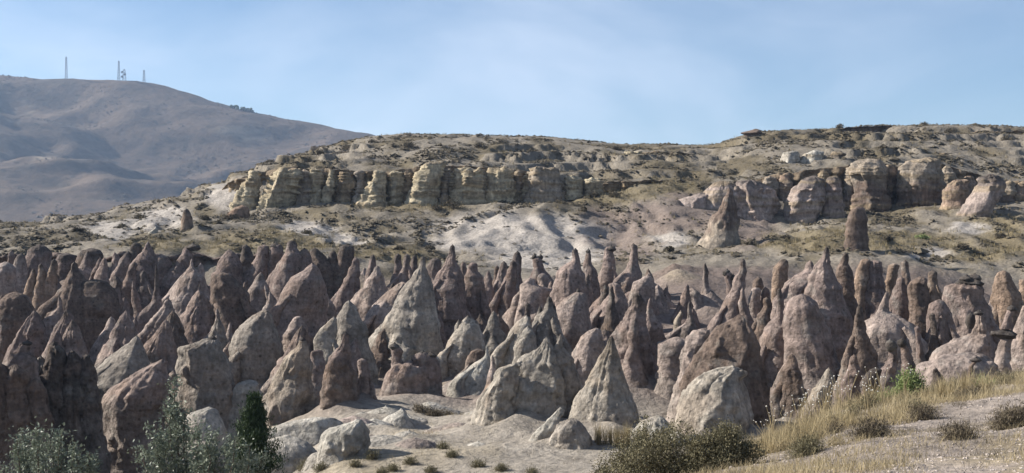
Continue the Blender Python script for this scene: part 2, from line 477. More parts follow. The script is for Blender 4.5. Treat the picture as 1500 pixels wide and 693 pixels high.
    for _ in range(int(facets)):
        i0 = int(nr * rf_.uniform(0.03, 0.97)) * ns + rf_.integers(ns)
        p0, n0, r0 = F[i0].copy(), Nf[i0], max(rl[i0], 0.15 * R)
        n0 = n0 + rf_.normal(0, 0.10, 3); n0 /= np.linalg.norm(n0)
        p0 = p0 - n0 * r0 * rf_.uniform(0.01, chip)
        e = (F - p0) @ n0
        dist = np.linalg.norm(F - p0, axis=1)
        wgt = (1 - sstep(0.8 * r0, 1.25 * r0, dist)) * (e > 0) * (1 - sstep(0.10 * r0, 0.20 * r0, e))
        F = F - n0[None] * (e * wgt * 0.9)[:, None]
    F = F + Nf * (np.minimum(0.035, 0.08 * amp) * fbm(Fo / 0.34, 2, 0.6))[:, None]
    # faces
    gi = np.arange(nr * ns).reshape(nr, ns); gn = np.roll(gi, -1, 1)
    q = np.stack([gi[:-1], gi[1:], gn[1:], gn[:-1]], -1).reshape(-1, 4)
    apex = F[:ns].mean(0) + np.array([0, 0, 0.15 * r[0]])
    V = np.concatenate([F, apex[None]])
    tr = np.stack([np.full(ns, nr * ns), gi[0], gn[0]], -1)
    # colours of the beds
    base = TINT[tint] if isinstance(tint, str) else np.array(tint)
    tt = np.repeat((yi - ysr) / max(min(H, vis - ysr), 1), ns)
    nz = fbm(Fo / (1.6 * L), 3)
    c = base[None] * (1 + 0.20 * nz[:, None] + 0.16 * fine[:, None])
    if low is not None:
        wlow = sstep(-0.09, 0.09, tt - lowf + 0.22 * nz)[:, None]
        c = c * (1 - wlow) + TINT[low][None] * (1 + 0.12 * nz[:, None] + 0.12 * fine[:, None]) * wlow
    if Y < 100:      # the pale lower bed runs on from rock to rock
        wb = sstep(8.2, 10.4, CAMZ - F[:, 2] + 1.6 * pn(np.stack([F[:, 0] / 9, F[:, 1] / 9, F[:, 2] / 2], 1)))[:, None] * 0.55
        c = c * (1 - wb) + TINT['grey'][None] * (1 + 0.15 * fine[:, None]) * wb
    wr = (rust * sstep(0.12, 0.45, pn(Fo / (2.2 * L) + 70)))[:, None] * 0.55
    c = c * (1 - wr) + TINT['rust'][None] * wr
    lich = sstep(0.15, 0.5, fbm(Fo / 1.1 + 33, 3))[:, None] * 0.35
    c = c * (1 - lich) + np.array([0.20, 0.19, 0.17]) * lich
    if dk:
        wd = (1 - sstep(dk * 0.1, dk * 1.7, tt + 0.5 * dk * nz + 0.5 * dk * fine))[:, None] * 0.8
        c = c * (1 - wd) + TINT['cap'][None] * (1 + 0.3 * fine[:, None]) * wd
    if strata:
        bc = sstep(0.0, 0.3, bed)[:, None] * 0.6
        c = c * (1 - bc) + np.array([0.20, 0.155, 0.10]) * bc
    c = np.concatenate([c, c[:1]])
    return V, q, tr, c

def join(parts):
    V, Q, T, C_ = [], [], [], []; n = 0
    for v, q, t, c in parts:
        V.append(v); Q.append(q + n); T.append(t + n); C_.append(c); n += len(v)
    return np.concatenate(V), np.concatenate(Q), np.concatenate(T), np.concatenate(C_)

MOUNDS = []
def P(label, Y, tint, *spines, name='rock_pinnacle', cat='rock pinnacle', group=None, caps=(), mat=None, **kw):
    """one rock: its lofted lobes form one body; dark cap stones are parts of it.
    caps: (column, row, half width, half height)"""
    parts = []
    for s in spines:
        if isinstance(s, dict):
            k2 = dict(kw); k2.update({a: b for a, b in s.items() if a not in ('s', 'tint', 'dy')})
            parts.append(loft(Y + s.get('dy', 0), s['s'], s.get('tint', tint), **k2))
        else:
            parts.append(loft(Y, s, tint, **kw))
    if 70 < Y < 146 and name == 'rock_pinnacle' and not isinstance(spines[0], dict) and kw.get('to_ground', True):
        rq = np.random.default_rng(SEED[0] + 900)
        sp0 = spines[0]; ya = np.array([q[1] for q in sp0], float); xa = [q[0] for q in sp0]; wa = [q[2] for q in sp0]
        Hh = ya[-1] - ya[0]; W = wa[-1]
        if Hh > 28 and W > 9:
            for sd in ((-1, 1) if rq.uniform() < 0.6 else (-1,)):
                t0 = rq.uniform(0.35, 0.62); yt_ = ya[0] + t0 * Hh; ym_ = yt_ + 0.5 * (ya[-1] - yt_)
                X_ = lambda y_, f_: float(np.interp(y_, ya, xa) + sd * f_ * np.interp(y_, ya, wa))
                e_ = rq.uniform(0.9, 1.25)
                k3 = {a_: b_ for a_, b_ in kw.items() if a_ not in ('dk',)}
                k3['facets'] = 8; k3['res'] = 0.75
                parts.append(loft(Y - rq.uniform(-0.2, 0.75) * W * Y / FPX, [(X_(yt_, 0.62), yt_, W * 0.07), (X_(yt_ + 0.25 * (ym_ - yt_), 0.70), yt_ + 0.25 * (ym_ - yt_), W * 0.14),
                             (X_(ym_, 0.5 * (0.7 + e_)), ym_, W * 0.30), (X_(ya[-1], e_), ya[-1] + 0.08 * Hh, W * 0.48)], tint, **k3))
    V, Q, T, c = join(parts)
    if Y < 146 and kw.get('to_ground', True) and not name.startswith('tuff') and not (name == 'boulder' and Y < 78):
        w_ = max(q[2] for q in (spines[0]['s'] if isinstance(spines[0], dict) else spines[0]))
        hpx_ = (spines[0][-1][1] - spines[0][0][1])
        H_ = float(np.clip(0.62 * hpx_ * Y / FPX, 0.3, 4.2)) if Y > 78 else 1.5
        MOUNDS.append((wx(spines[0][-1][0], Y), Y, w_ * Y / FPX, H_, c.mean(0)))
    base = np.array([V[:, 0].mean(), Y, V[:, 2].min()])
    o = link(name, mesh_np(name, V - base, Q, T, c), mat or M_ROCK, loc=base)
    tag(o, label, cat, group)
    for cp in caps:
        cx_, cy_, hw, hh = cp[:4]
        sp = [(cx_, cy_ - hh, hw * 0.45), (cx_ - hw * .05, cy_ - hh * 0.55, hw * 0.85), (cx_, cy_, hw), (cx_ + hw * .04, cy_ + hh * 0.6, hw * 0.8), (cx_, cy_ + hh, hw * 0.5)]
        v, q, t, cc = loft(Y + (cp[4] if len(cp) > 4 else 0), sp, 'cap', to_ground=False, rel=1.5, dr=0.95, rust=0.1)
        link('cap_stone', mesh_np('cap_stone', v - base, q, t, cc), M_CAP, parent=o)
    return o

def B(label, Y, tint, *spines, **kw):
    kw.setdefault('name', 'boulder'); kw.setdefault('cat', 'boulder')
    return P(label, Y, tint, *spines, **kw)

def CL(label, Y, tint, *spines, **kw):
    kw.setdefault('name', 'cliff_buttress'); kw.setdefault('cat', 'cliff'); kw.setdefault('strata', 0.7)
    kw.setdefault('rust', 0.35); kw.setdefault('flute', 1.3); kw.setdefault('rel', 1.4); kw.setdefault('facets', 24); kw.setdefault('res', 1.8); kw.setdefault('chip', 0.13)
    return P(label, Y, tint, *spines, mat=M_CLIFF, **kw)

def wall(label, Y, pts, tint, strata=1.0, thick=12.0, name='cliff_wall', top='wall', ledge=0.7, group=None, topw=0.16, wander=False):
    """a continuous rock face: pts (column, top row, bottom row, depth offset)"""
    SEED[0] += 1
    pts = np.array(pts, float)
    n = max(int((pts[-1, 0] - pts[0, 0]) / 1.6), 12)
    xs = np.linspace(pts[0, 0], pts[-1, 0], n)
    yt = np.interp(xs, pts[:, 0], pts[:, 1]); yb = np.interp(xs, pts[:, 0], pts[:, 2]); dY = np.interp(xs, pts[:, 0], pts[:, 3])
    m = Y / FPX
    jag = fbm(np.stack([xs * m / 2.2, xs * 0 + SEED[0] * 3.1, xs * 0], 1), 4, 0.6)
    yt = yt + jag * 3.0
    if wander: dY = dY + rimwarp(wx(xs, Y)); yt = yt + 4 + 9 * pn(np.stack([xs / 29.0, xs * 0 + 2, xs * 0], 1))
    nf = 26
    rowsv = []
    h = (yb - yt) * m
    for u in np.linspace(1, 0, 6):          # top surface, from the back to the edge
        rowsv.append(np.stack([wx(xs, Y), Y + dY + thick * u * u, wz(yt, Y) - 0.12 * thick * u * (0.2 if u < .99 else 1.5)], 1))
    for u in np.linspace(0.02, 1, nf):      # the face
        back = (0.35 * h * u * -0.18)
        rowsv.append(np.stack([wx(xs, Y), Y + dY + back, wz(yt, Y) - h * u * 1.12], 1))
    G = np.array(rowsv); nr = len(G)
    F = G.reshape(-1, 3).copy()
    u = np.repeat(np.concatenate([np.zeros(6), np.linspace(0.02, 1, nf)]), n)
    off = np.array([SEED[0] * 5.3, 0, 0])
    zz = F[:, 2] + 0.3 * pn(F / 4 + off)
    bed = pn(np.stack([zz * 0.9, 0 * zz + SEED[0], 0 * zz], 1)); bed2 = pn(np.stack([zz * 2.4, 0 * zz + SEED[0], 0 * zz], 1))
    col = pn(np.stack([F[:, 0] / 3.2 + SEED[0], 0 * zz, F[:, 2] / 9], 1))
    fine = fbm(F / 1.0 + off, 4, 0.6)
    f = sstep(0, 0.06, u)
    d = f * strata * (0.35 * np.tanh(bed * 5) + 0.22 * np.tanh(bed2 * 5)) + f * 0.5 * pn(np.stack([F[:, 0] / 1.1, 0 * zz, F[:, 2] / 4], 1)) + 1.5 * (np.abs(col) * -1.4 + .4) * f + 0.3 * fine
    d += ledge * (1 - sstep(topw * 0.7, topw * 1.4, u)) * (0.6 + 0.4 * pn(F / 2.0 + off))
    F[:, 1] -= d
    F[:, 2] += 0.18 * fine * (1 - f)
    base = TINT[tint]
    nz = fbm(F / 3.0 + off, 3)
    c = base[None] * (1 + 0.22 * nz[:, None] + 0.2 * fine[:, None])
    bc = sstep(0.0, 0.3, bed)[:, None] * 0.6
    c = c * (1 - bc) + base[None] * np.array([0.66, 0.56, 0.44]) * bc
    bw_ = sstep(-0.05, 0.3, fbm(np.stack([F[:, 0] / 9 + SEED[0], 0 * zz, F[:, 2] / 6], 1), 3))[:, None] * 0.75
    c = c * (1 - bw_) + np.minimum(TINT['wall'], base)[None] * (1 + 0.25 * fine[:, None]) * bw_
    wt = (1 - sstep(topw * 0.8, topw * 1.3, u + 0.05 * nz))[:, None]
    c = c * (1 - wt) + TINT[top][None] * np.array([0.8, 0.8, 0.85]) * (1 + 0.25 * fine[:, None]) * wt
    gi = np.arange(nr * n).reshape(nr, n)
    q = np.stack([gi[:-1, :-1], gi[1:, :-1], gi[1:, 1:], gi[:-1, 1:]], -1).reshape(-1, 4)
    b = np.array([F[:, 0].mean(), Y, F[:, 2].min()])
    o = link(name, mesh_np(name, F - b, q, None, c), M_CLIFF, loc=b)
    return tag(o, label, 'cliff', group)

GB = 'small spires crowding the back rows'
LB = 'small mauve spire crowded into the back rows of pinnacles'

# --- left third, back rows
P('broad mauve rock block with a flat dark top under the scrub rim', 137, 'mauve', [(58,361,10),(58,366,16),(55,380,20),(50,400,26),(50,430,30)], {'s': [(31,374,5),(30,382,9),(28,400,12),(28,430,14)], 'tint': 'rose', 'dy': -3}, dk=0.12)
P('smooth pink dome with a small hollow beside the broad flat-topped block', 124, 'rose', [(8,386,9),(8,393,15),(8,415,19),(8,440,21)])
P(LB, 138, 'mauve', [(17,369,3),(17,375,5),(17,395,7)], group=GB)
P('three-pronged orange-brown spire with ragged tips below the flat-topped block', 117, 'orange', [(49,395,2),(47,410,6),(44,430,10),(42,455,14)], [(60,388,3),(61,396,5),(60,420,12),(60,455,20)], [(79,382,4),(77,395,7),(75,410,9),(71,455,14)], low='rust', lowf=0.6, dk=0.07)
P('great dark ridge-shaped pinnacle with one long sunlit left edge', 111, 'brown', [(109,386,4),(109,394,6),(111,408,15),(112,430,31),(110,456,48),(112,490,60)], [(140,412,16),(145,435,30),(148,480,36)], dk=0.07)
P(LB, 128, 'mauve', [(147,379,2),(145,388,5),(141,402,8),(141,420,10)], group=GB)
P(LB, 127, 'pink', [(153,379,2.5),(151,392,7),(149,412,12),(150,440,16)], group=GB)
P('stocky brown block with black crust on top just below the rim', 141, 'brown', [(133,366,12),(133,372,18),(132,400,24),(132,430,26)], dk=0.2)
P('stocky mauve block below the rim beside the black-crusted brown block', 142, 'mauve', [(98,373,14),(98,380,18),(97,400,20),(97,430,22)], dk=0.2)
P(LB, 140, 'pink', [(168,371,2),(171,380,7),(174,400,12)], group=GB)
P('crooked pink column leaning right against the sharp cone in the back row', 132, 'pink', [(188,371,5),(184,380,8),(178,395,10),(174,412,14),(174,430,18)], dk=0.1)
P('sharp symmetrical mauve cone highest of the back row at its end', 136, 'mauve', [(217,355,1.5),(217,362,5),(215,375,14),(212,390,22),(212,410,32),(212,440,38)], [(236,374,6),(237,382,12),(237,400,18),(237,430,22)])
B('black lumpy rock perched beside the sharp mauve cone', 140, 'cap', [(200,357,6),(199,364,9),(197,375,10),(196,395,12)])
P('slim ridge-backed mauve spire in front of the sharp cone', 122, 'mauve', [(197,386,4),(195,394,6),(190,410,9),(186,430,12),(184,460,18)], dk=0.06)
P('dark-tipped mauve spire with a curved sunlit flank like a shark fin', 112, 'pink', [(170,406,2.5),(172,414,6),(170,425,9),(165,440,14),(158,465,22),(155,490,28)], dk=0.12)
P(LB, 114, 'pink', [(182,438,3),(180,455,12),(182,470,18),(182,500,25)], group=GB)
P('needle-thin dark chimney rising from a ridged pink foot', 110, 'pink', [(229,390,1.8),(229,405,2.6),(229,425,3.2),(229,440,7),(222,455,14),(214,475,22),(210,500,28)], [(190,472,4),(190,480,7),(192,495,11)], dk=0.25)
P('pink cone with a short thin nib above the smooth dome in shade', 100, 'pink', [(87,435,1.5),(88,450,4),(84,460,12),(80,475,22),(78,495,30),(78,530,38)], dk=0.05)
P('big round-topped brown dome in shade at the end of the pinnacle field', 99, 'brown', [(22,430,10),(22,437,22),(20,460,32),(18,500,42),(18,540,46)], [(3,434,2.5),(2,445,5),(1,460,8)])
P('narrow pink cone lit on one side behind the two leaning boulders', 100, 'rose', [(163,466,3),(162,478,8),(157,500,18),(152,520,24),(150,548,28)], low='pink')
P('pitted pink hump with holes beside the thin-nibbed cone', 98, 'rose', [(247,440,4),(246,448,7),(243,460,14),(235,478,22),(228,495,26),(228,520,30)], rel=1.6)
# --- second sixth
P('black-capped mauve peak with a long concave sunlit side', 136, 'mauve', [(274,363,4),(274,372,8),(268,390,16),(262,405,24),(262,440,34)], caps=[(283,363,11,5)])
P('pink dome carrying a finger-like chimney and a small knob', 118, 'rose', [(281,381,1.5),(281,390,2.5),(283,396,9),(281,405,18),(275,425,28),(268,445,36),(266,470,46)], [(294,388,3.5),(294,396,4.5),(292,408,8)], low='brown', lowf=0.7)
P('rugged grey-pink cone with a bent nib and caves in its face', 104, 'pink', [(293,417,1.8),(292,426,2.2),(293,432,8),(290,450,20),(287,470,26),(288,500,30),(290,540,36)], rel=1.8, dk=0.05)
P('blunt bullet-shaped mauve pinnacle in the back row', 135, 'mauve', [(336,368,5),(337,376,12),(336,390,20),(335,405,24),(335,440,30)])
P(LB, 140, 'brown', [(360,361,5),(361,370,8),(362,385,13),(362,410,16)], group=GB, dk=0.3)
P('twin-headed mauve pillar below a long black overhang of the rim', 135, 'mauve', [(386,361,8),(387,370,9),(384,385,14),(378,400,20),(374,425,28),(374,450,30)], [(405,359,7),(405,370,11),(405,400,14)], caps=[(404,361,9,4)])
P('pink stub with a dark knob in front of the twin-headed pillar', 122, 'rose', [(382,401,3),(381,410,8),(380,420,14),(378,435,20),(376,450,22)], dk=0.1)
P('broad-shouldered mauve peak with a rough square head', 132, 'mauve', [(427,354,6),(427,364,9),(430,372,14),(425,390,22),(420,410,26),(420,440,30)], [(446,366,5),(446,375,10),(445,400,14)], dk=0.08)
P('brown hump with a thin upright sliver at its side in the back row', 136, 'brown', [(461,365,4),(465,375,13),(470,390,20),(475,410,22)], [(458,378,1.8),(459,386,3),(459,395,4)], dk=0.12)
P('huge smooth wedge-shaped pink rock with a curved sunlit back', 105, 'pink', [(457,388,4),(456,394,11),(452,403,20),(448,418,28),(443,440,35),(438,460,39),(436,490,44)], rel=0.8, low='brown', lowf=0.75)
P('shaded brown mass between the finger chimney dome and the wedge rock', 112, 'brown', [(325,402,14),(330,415,22),(335,430,28),(340,470,32)])
P('very thin pink spike in front of the rugged caved cone', 98, 'rose', [(318,453,1.5),(319,470,4),(319,478,7),(319,500,14)])
P('small pointed pink cone beside the thin spike', 97, 'rose', [(337,474,1.5),(337,485,4),(335,500,10),(333,515,14)])
P('tiny pale pink cone at the foot of the wedge rock', 103, 'rose', [(396,428,1.5),(396,440,4),(393,450,8),(392,465,9)])
P('small pink spike in the gap behind the wedge rock', 110, 'rose', [(478,430,1.5),(478,438,5),(480,450,12),(482,480,14)])
# --- centre back
P('square dark column pair at the rim with jagged tops', 136, 'brown', [(488,370,5),(488,380,8),(487,410,10)], [(507,361,9),(507,368,12),(503,400,17),(500,430,20)], dk=0.15)
P('straight tapering mauve spire tilted like a horn', 122, 'mauve', [(521,379,4),(520,390,7),(516,410,12),(510,430,16),(505,450,20)])
P(LB, 130, 'mauve', [(546,375,3),(545,388,6),(542,410,8)], group=GB, dk=0.1)
P('wide pink tent-shaped cone with a tiny pimple on top', 112, 'rose', [(553,391,3),(552,400,8),(551,410,14),(547,430,25),(542,450,36),(542,490,46)], low='pink')
P('pink ridge sloping up to the big grey cone with a bright crest', 105, 'rose', [(589,415,7),(583,425,16),(573,445,28),(566,470,36),(562,510,42)], low='orange', lowf=0.45, rust=0.8)
P(LB, 136, 'mauve', [(583,374,5),(583,390,6),(580,412,8)], group=GB, dk=0.12)
P(LB, 130, 'pink', [(596,374,4),(596,390,6),(592,408,12),(590,420,16)], group=GB, dk=0.12)
P(LB, 132, 'mauve', [(607,377,4),(606,395,6),(602,415,8)], group=GB, dk=0.12)
P('largest grey cone of the valley with a nib on top and lumpy sunlit ribs', 92, 'grey', [(619,378,4),(619,391,5),(617,402,12),(613,420,22),(609,440,31),(606,460,39),(604,480,46),(602,510,53),(600,540,58)], [(580,455,6),(577,470,14),(573,495,20),(570,530,24)], [(621,424,3),(622,430,4),(622,440,5)], low='cream', lowf=0.35, rel=1.25, dk=0.04)
P('tall slender mauve pinnacle with a dark chimney tip beside the largest grey cone', 108, 'mauve', [(663,360,2.6),(662,372,4.5),(661,385,9),(659,400,17),(657,415,24),(655,430,29),(655,460,34),(655,500,38)], dk=0.09, rel=0.9)
P(LB, 126, 'pink', [(638,380,8),(636,390,11),(636,405,11),(636,430,12)], group=GB, dk=0.15)
P('smooth violet-grey dome with a small head tucked behind the slender chimney-tipped pinnacle', 112, 'mauve', [(693,386,6),(692,392,8),(692,398,9),(693,405,14),(694,430,18),(695,470,22)], rel=0.7)
P(LB, 128, 'mauve', [(679,386,4),(679,400,5),(679,420,6)], group=GB)
P('sharp brown spike at the head of the small pink hollow', 118, 'pink', [(716,398,1.8),(716,410,5),(715,430,10),(716,450,14)], low='rose', lowf=0.6)
P(LB, 122, 'brown', [(728,391,3),(728,405,5),(727,420,7),(727,440,9)], group=GB)
P(LB, 121, 'pink', [(738,385,4),(736,400,7),(732,425,12),(731,445,15)], group=GB, dk=0.08)
P(LB, 117, 'mauve', [(752,384,4),(749,400,8),(744,425,13),(742,450,17)], group=GB, dk=0.08)
P('small plain grey cone behind the jagged cream rock', 95, 'grey', [(723,457,1.5),(723,465,6),(723,480,12),(724,500,17)])
P('jagged cream rock crowned with three small teeth', 88, 'cream', [(686,464,4),(685,475,14),(683,490,24),(680,510,33),(678,532,36),(677,548,30)], [(672,470,1.5),(669,484,6),(668,497,10)], [(698,471,2.5),(699,485,6),(700,500,10)], rel=1.3, dk=0.04)
P('grey cone with rounded tip standing before the pink tent cone', 88, 'grey', [(511,442,4),(512,450,11),(512,465,18),(513,490,26),(515,520,32),(518,560,36)], low='cream')
P('smooth pear-shaped grey rock leaning on the rounded grey cone', 86, 'cream', [(489,466,3),(485,474,9),(480,485,14),(477,500,17),(478,520,22),(478,550,24)], rel=0.7)
P('small hooked pink rock above the boulder-like pink cone', 92, 'rose', [(438,465,6),(436,472,10),(434,480,15),(432,495,18),(432,515,18)], [(425,497,3),(426,503,6),(428,512,8)])
P('big rounded grey dome with a pale crown and spots', 90, 'grey', [(386,456,8),(383,463,18),(378,475,26),(375,490,33),(374,510,40),(376,530,43),(378,560,45)], rel=1.0)
# --- right of centre
P(LB, 126, 'mauve', [(758,370,4),(757,385,8),(755,405,10),(755,430,13)], group=GB, dk=0.15)
P('mauve pillar topped by two round dark knobs like ears', 128, 'mauve', [(788,379,7),(788,392,8),(790,402,14),(792,412,20),(794,440,24)], caps=[(783,377,4,4), (792,377,4,4)])
P('rounded pink stub before the two-eared pillar', 120, 'rose', [(795,402,6),(797,412,11),(800,425,14),(800,445,15)])
P('hunched pink dome with a bent arm of rock', 114, 'rose', [(777,409,6),(775,416,12),(783,424,24),(784,440,30),(784,460,36)], [(766,425,4),(760,435,8),(757,450,10)])
P('wide fluted pink pinnacle with a dark square head', 112, 'pink', [(843,366,4),(843,380,6),(838,388,13),(834,402,22),(834,420,27),(836,450,30),(838,480,30)], [(824,415,3),(822,430,5),(821,450,7)], dk=0.06, flute=2.0)
P('slim hoodoo with a black ball on its neck', 122, 'mauve', [(862,371,3.2),(861,385,6),(864,400,11),(866,430,14)], caps=[(862,369,4,3.5)])
P('blocky hoodoo with a hollow dark-topped head', 124, 'pink', [(893,363,6),(892,370,7),(892,385,9),(890,405,13),(890,420,16)], caps=[(895,365,7,3.5)])
P('tall smooth pink pinnacle with a small pointed cap below the pink slope', 122, 'pink', [(928,359,4),(929,368,5),(928,385,8),(926,400,14),(922,418,22),(922,440,28)], dk=0.05)
P('pale pink beehive dome casting a shadow on the slope', 108, 'rose', [(948,406,8),(942,414,17),(940,430,21),(938,450,23),(938,480,24)], rel=0.8)
P('pink hump bristling with black splintered fins on one side', 104, 'pink', [(900,416,8),(902,430,14),(896,455,26),(889,480,32),(888,510,36)], {'s': [(887,419,2.6),(887,430,4.5),(885,447,8)], 'tint': 'dark'}, {'s': [(896,420,2.5),(896,432,4),(896,446,6)], 'tint': 'dark', 'dy': -2.5}, rel=1.2)
P('tall knobbly dark-headed pinnacle with a lumpy brown spine', 82, 'pink', [(933,431,6),(934,442,9),(932,455,12),(928,470,20),(924,490,28),(925,520,34),(928,560,40),(930,600,46)], {'s': [(930,470,4),(929,485,8),(928,510,10)], 'dy': -1.6}, dk=0.10, rel=1.8)
P('dark side spire with a pale sliver behind the knobbly pinnacle', 86, 'mauve', [(952,439,2.5),(952,455,5),(955,480,16),(958,520,18)])
P('bald pink dome with a single dark wart on top', 100, 'rose', [(847,430,9),(842,440,19),(838,455,27),(836,480,32),(836,510,34)], low='mauve', lowf=0.55, caps=[(847,427,3,3.5)], rel=0.7)
P('greenish grey cone with splintered spikes at its top', 96, 'grey', [(805,436,3),(804,450,8),(800,465,16),(796,485,24),(797,520,30)], [(791,450,2),(790,462,5),(789,475,8)], [(812,448,2),(812,458,4)], dk=0.1)
P('cream dome pair nested against the splintered cone', 84, 'cream', [(771,465,5),(767,473,12),(764,485,18),(762,500,24),(760,530,28)], {'s': [(773,480,3),(772,490,12),(770,505,18),(768,540,20)], 'dy': -2.5})
P('dark knob on a thin neck behind the cream dome pair', 93, 'mauve', [(773,446,4),(773,452,4.5),(772,460,4),(772,480,8)], dk=0.2)
P('pink egg-shaped pinnacle behind the pointed two-tone cone', 74, 'rose', [(873,482,6),(869,490,14),(865,500,20),(861,520,24),(859,545,24),(860,570,21)], rel=0.8)
P('massive pale grey rock with two little horns', 62, 'cream', [(800,496,3),(800,505,8),(796,518,22),(786,533,40),(777,558,58),(770,590,70),(767,630,74),(767,660,72)], {'s': [(821,492,1.5),(820,504,5),(822,520,14),(828,550,24),(830,600,26)], 'tint': 'grey'}, {'s': [(757,533,8),(745,540,18),(738,560,24),(730,600,30)], 'dy': -1}, dr=0.7, rel=1.3)
P('pointed two-tone cone, tan above and pale grey below, beside the pale horned rock', 60, 'tan', [(896,494,2.2),(895,505,7),(893,520,14),(892,540,23),(890,560,31),(888,580,40),(886,605,49),(884,640,56)], low='cream', lowf=0.45, rel=0.9, dk=0.07)
B('thin pale slab propped against the foot of the horned rock', 56, 'pale', [(821,599,4),(810,614,10),(799,635,18),(792,660,24)], dr=0.5)
B('squat grey boulder between the pale slab and the two-tone cone', 55, 'grey', [(838,615,9),(836,622,21),(835,640,31),(834,660,36)], low='cream')
B('long cream boulder half hidden by the thorn bush', 57, 'pale', [(964,611,9),(960,619,20),(956,630,29),(955,645,36)], {'s': [(990,634,10),(986,640,22),(985,650,28)], 'dy': -1.5})
B('angular pink slab rock in the gap beside the knobbly pinnacle', 80, 'rose', [(992,496,12),(986,503,24),(985,520,28),(985,545,26)])
P('small tan tooth of rock above the angular pink slab', 100, 'tan', [(997,457,2),(994,470,6),(992,490,8)])
P('black chimney standing on a low pale pink dome', 112, 'rose', [(1033,387,2),(1034,400,4.5),(1034,420,5),(1036,426,8),(1038,440,18),(1038,455,24),(1038,470,26)], dk=0.28)
P('small mushroom rock with two stacked dark heads', 118, 'mauve', [(1066,400,6),(1067,408,5),(1070,420,6),(1070,432,7)], caps=[(1065,400,7,4.5), (1074,407,6,4)])
P('witch-hat spire leaning over with a straight dark back', 100, 'pink', [(1088,381,3),(1087,395,6),(1083,410,9),(1079,430,13),(1074,448,18),(1072,470,24),(1072,490,28)], dk=0.08)
P('orange egg-shaped monolith standing alone on end', 110, 'orange', [(1147,381,6),(1144,390,11),(1142,410,12),(1139,430,9),(1136,447,8)], rel=0.7, dk=0.06)
B('dark rounded boulder on top of the little boulder heap', 112, 'brown', [(1111,408,5),(1110,415,8),(1108,425,9)], to_ground=False)
B('pale rounded boulder at the base of the little boulder heap', 111.5, 'rose', [(1107,423,6),(1107,432,9),(1105,444,10)])
B('small round boulder beside the little boulder heap', 112, 'mauve', [(1121,423,5),(1121,432,7),(1121,442,8)])
P('smooth slug-like pink rock leaning against the tallest pinnacle', 107, 'pink', [(1187,384,4),(1186,394,8),(1180,404,16),(1172,415,20),(1163,428,18),(1158,442,20)])
P('tallest brown pinnacle of the group with a thick dark chimney', 92, 'pink', [(1211,363,3),(1209,378,6),(1207,385,10),(1206,400,18),(1207,420,26),(1210,440,31),(1214,470,37),(1218,500,42),(1222,540,46)], {'s': [(1238,372,4),(1238,385,6),(1238,398,12),(1236,430,18),(1240,480,24)], 'tint': 'brown', 'dy': 3}, dk=0.06, rel=1.4)
P('big smooth thumb-shaped pink rock before the tallest pinnacle', 82, 'pink', [(1175,433,10),(1175,440,19),(1176,455,27),(1180,480,33),(1185,510,38),(1190,540,42),(1192,570,46)], rel=0.8)
P('pink cone crowned by a tall leaning black chimney', 84, 'pink', [(1142,424,3),(1143,440,5),(1144,458,6),(1143,466,10),(1140,480,22),(1138,500,28),(1140,530,34),(1142,570,38)], dk=0.16)
P('crumbling brown stump beside the black chimney cone', 92, 'brown', [(1123,438,5),(1122,450,7),(1119,465,10),(1116,485,14)], rel=1.6)
P('hulking brown cone with a pale grey apron at its foot behind the thorn bush', 66, 'brown', [(1083,463,8),(1080,470,18),(1075,480,28),(1070,500,40),(1066,520,50),(1062,550,60),(1060,590,68),(1060,620,72)], {'s': [(1074,538,12),(1066,545,27),(1054,565,46),(1048,590,56),(1046,625,62)], 'tint': 'cream', 'dy': -2.5}, rel=1.3)
P('thin black chimney on a small grey mound', 88, 'rose', [(1010,444,2.5),(1011,460,4),(1012,470,6),(1008,480,14),(1003,495,22)], dk=0.35)
B('faceted pale pink rock beside the hulking brown cone', 76, 'rose', [(1030,484,12),(1025,492,18),(1018,510,18),(1015,530,18)], rel=1.5)
P('low shark-tooth rock standing in the dry grass', 50, 'tan', [(1214,541,3),(1213,550,8),(1207,565,14),(1200,585,19),(1196,610,24)])
P('dark hump in the shade behind the shark-tooth rock', 72, 'brown', [(1160,521,4),(1160,530,7),(1158,545,14),(1160,580,20)])
# --- right sixth
P('fluted pair of rust-streaked columns under the grassy edge', 104, 'orange', [(1267,381,7),(1265,390,9),(1262,410,11),(1260,432,12),(1260,480,14)], {'s': [(1280,384,9),(1281,395,10),(1281,425,16),(1282,480,24)], 'tint': 'mauve'}, flute=2)
P('rust-coloured column with a notch beside the blunt dark cone', 106, 'orange', [(1310,388,8),(1306,400,9),(1303,420,9),(1303,445,10),(1304,480,12)])
P('blunt smooth mauve cone between two rust columns', 98, 'mauve', [(1320,408,5),(1319,416,8),(1318,430,13),(1318,450,17),(1320,490,18)], rel=0.7)
P('slim dark pillar at the grassy edge', 112, 'brown', [(1326,384,5),(1327,400,6),(1328,430,8)])
P('round-headed brown pillar with a bright brow', 96, 'brown', [(1347,407,7),(1345,415,13),(1347,430,15),(1350,460,17),(1352,500,20)])
P('small rust pillar with a flat head behind the round-headed pillar', 104, 'orange', [(1367,398,7),(1366,410,7),(1367,425,10),(1370,445,14)], dk=0.15)
P('massive pink block crowned by a pile of flat black slabs', 88, 'pink', [(1415,416,20),(1412,421,27),(1412,435,29),(1416,450,34),(1420,480,40),(1422,520,44)], caps=[(1421,415,21,6), (1416,409,11,5), (1428,408,10,5.5)], flute=1.8)
P('broad rust-faced pinnacle with a rounded head near the grassy edge', 92, 'orange', [(1470,399,8),(1470,408,13),(1472,420,17),(1475,440,24),(1478,480,26),(1478,520,28)], low='mauve', lowf=0.5)
P('rust stub half cut off beside the broad rust-faced pinnacle', 100, 'orange', [(1502,410,8),(1502,425,10),(1502,450,12)])
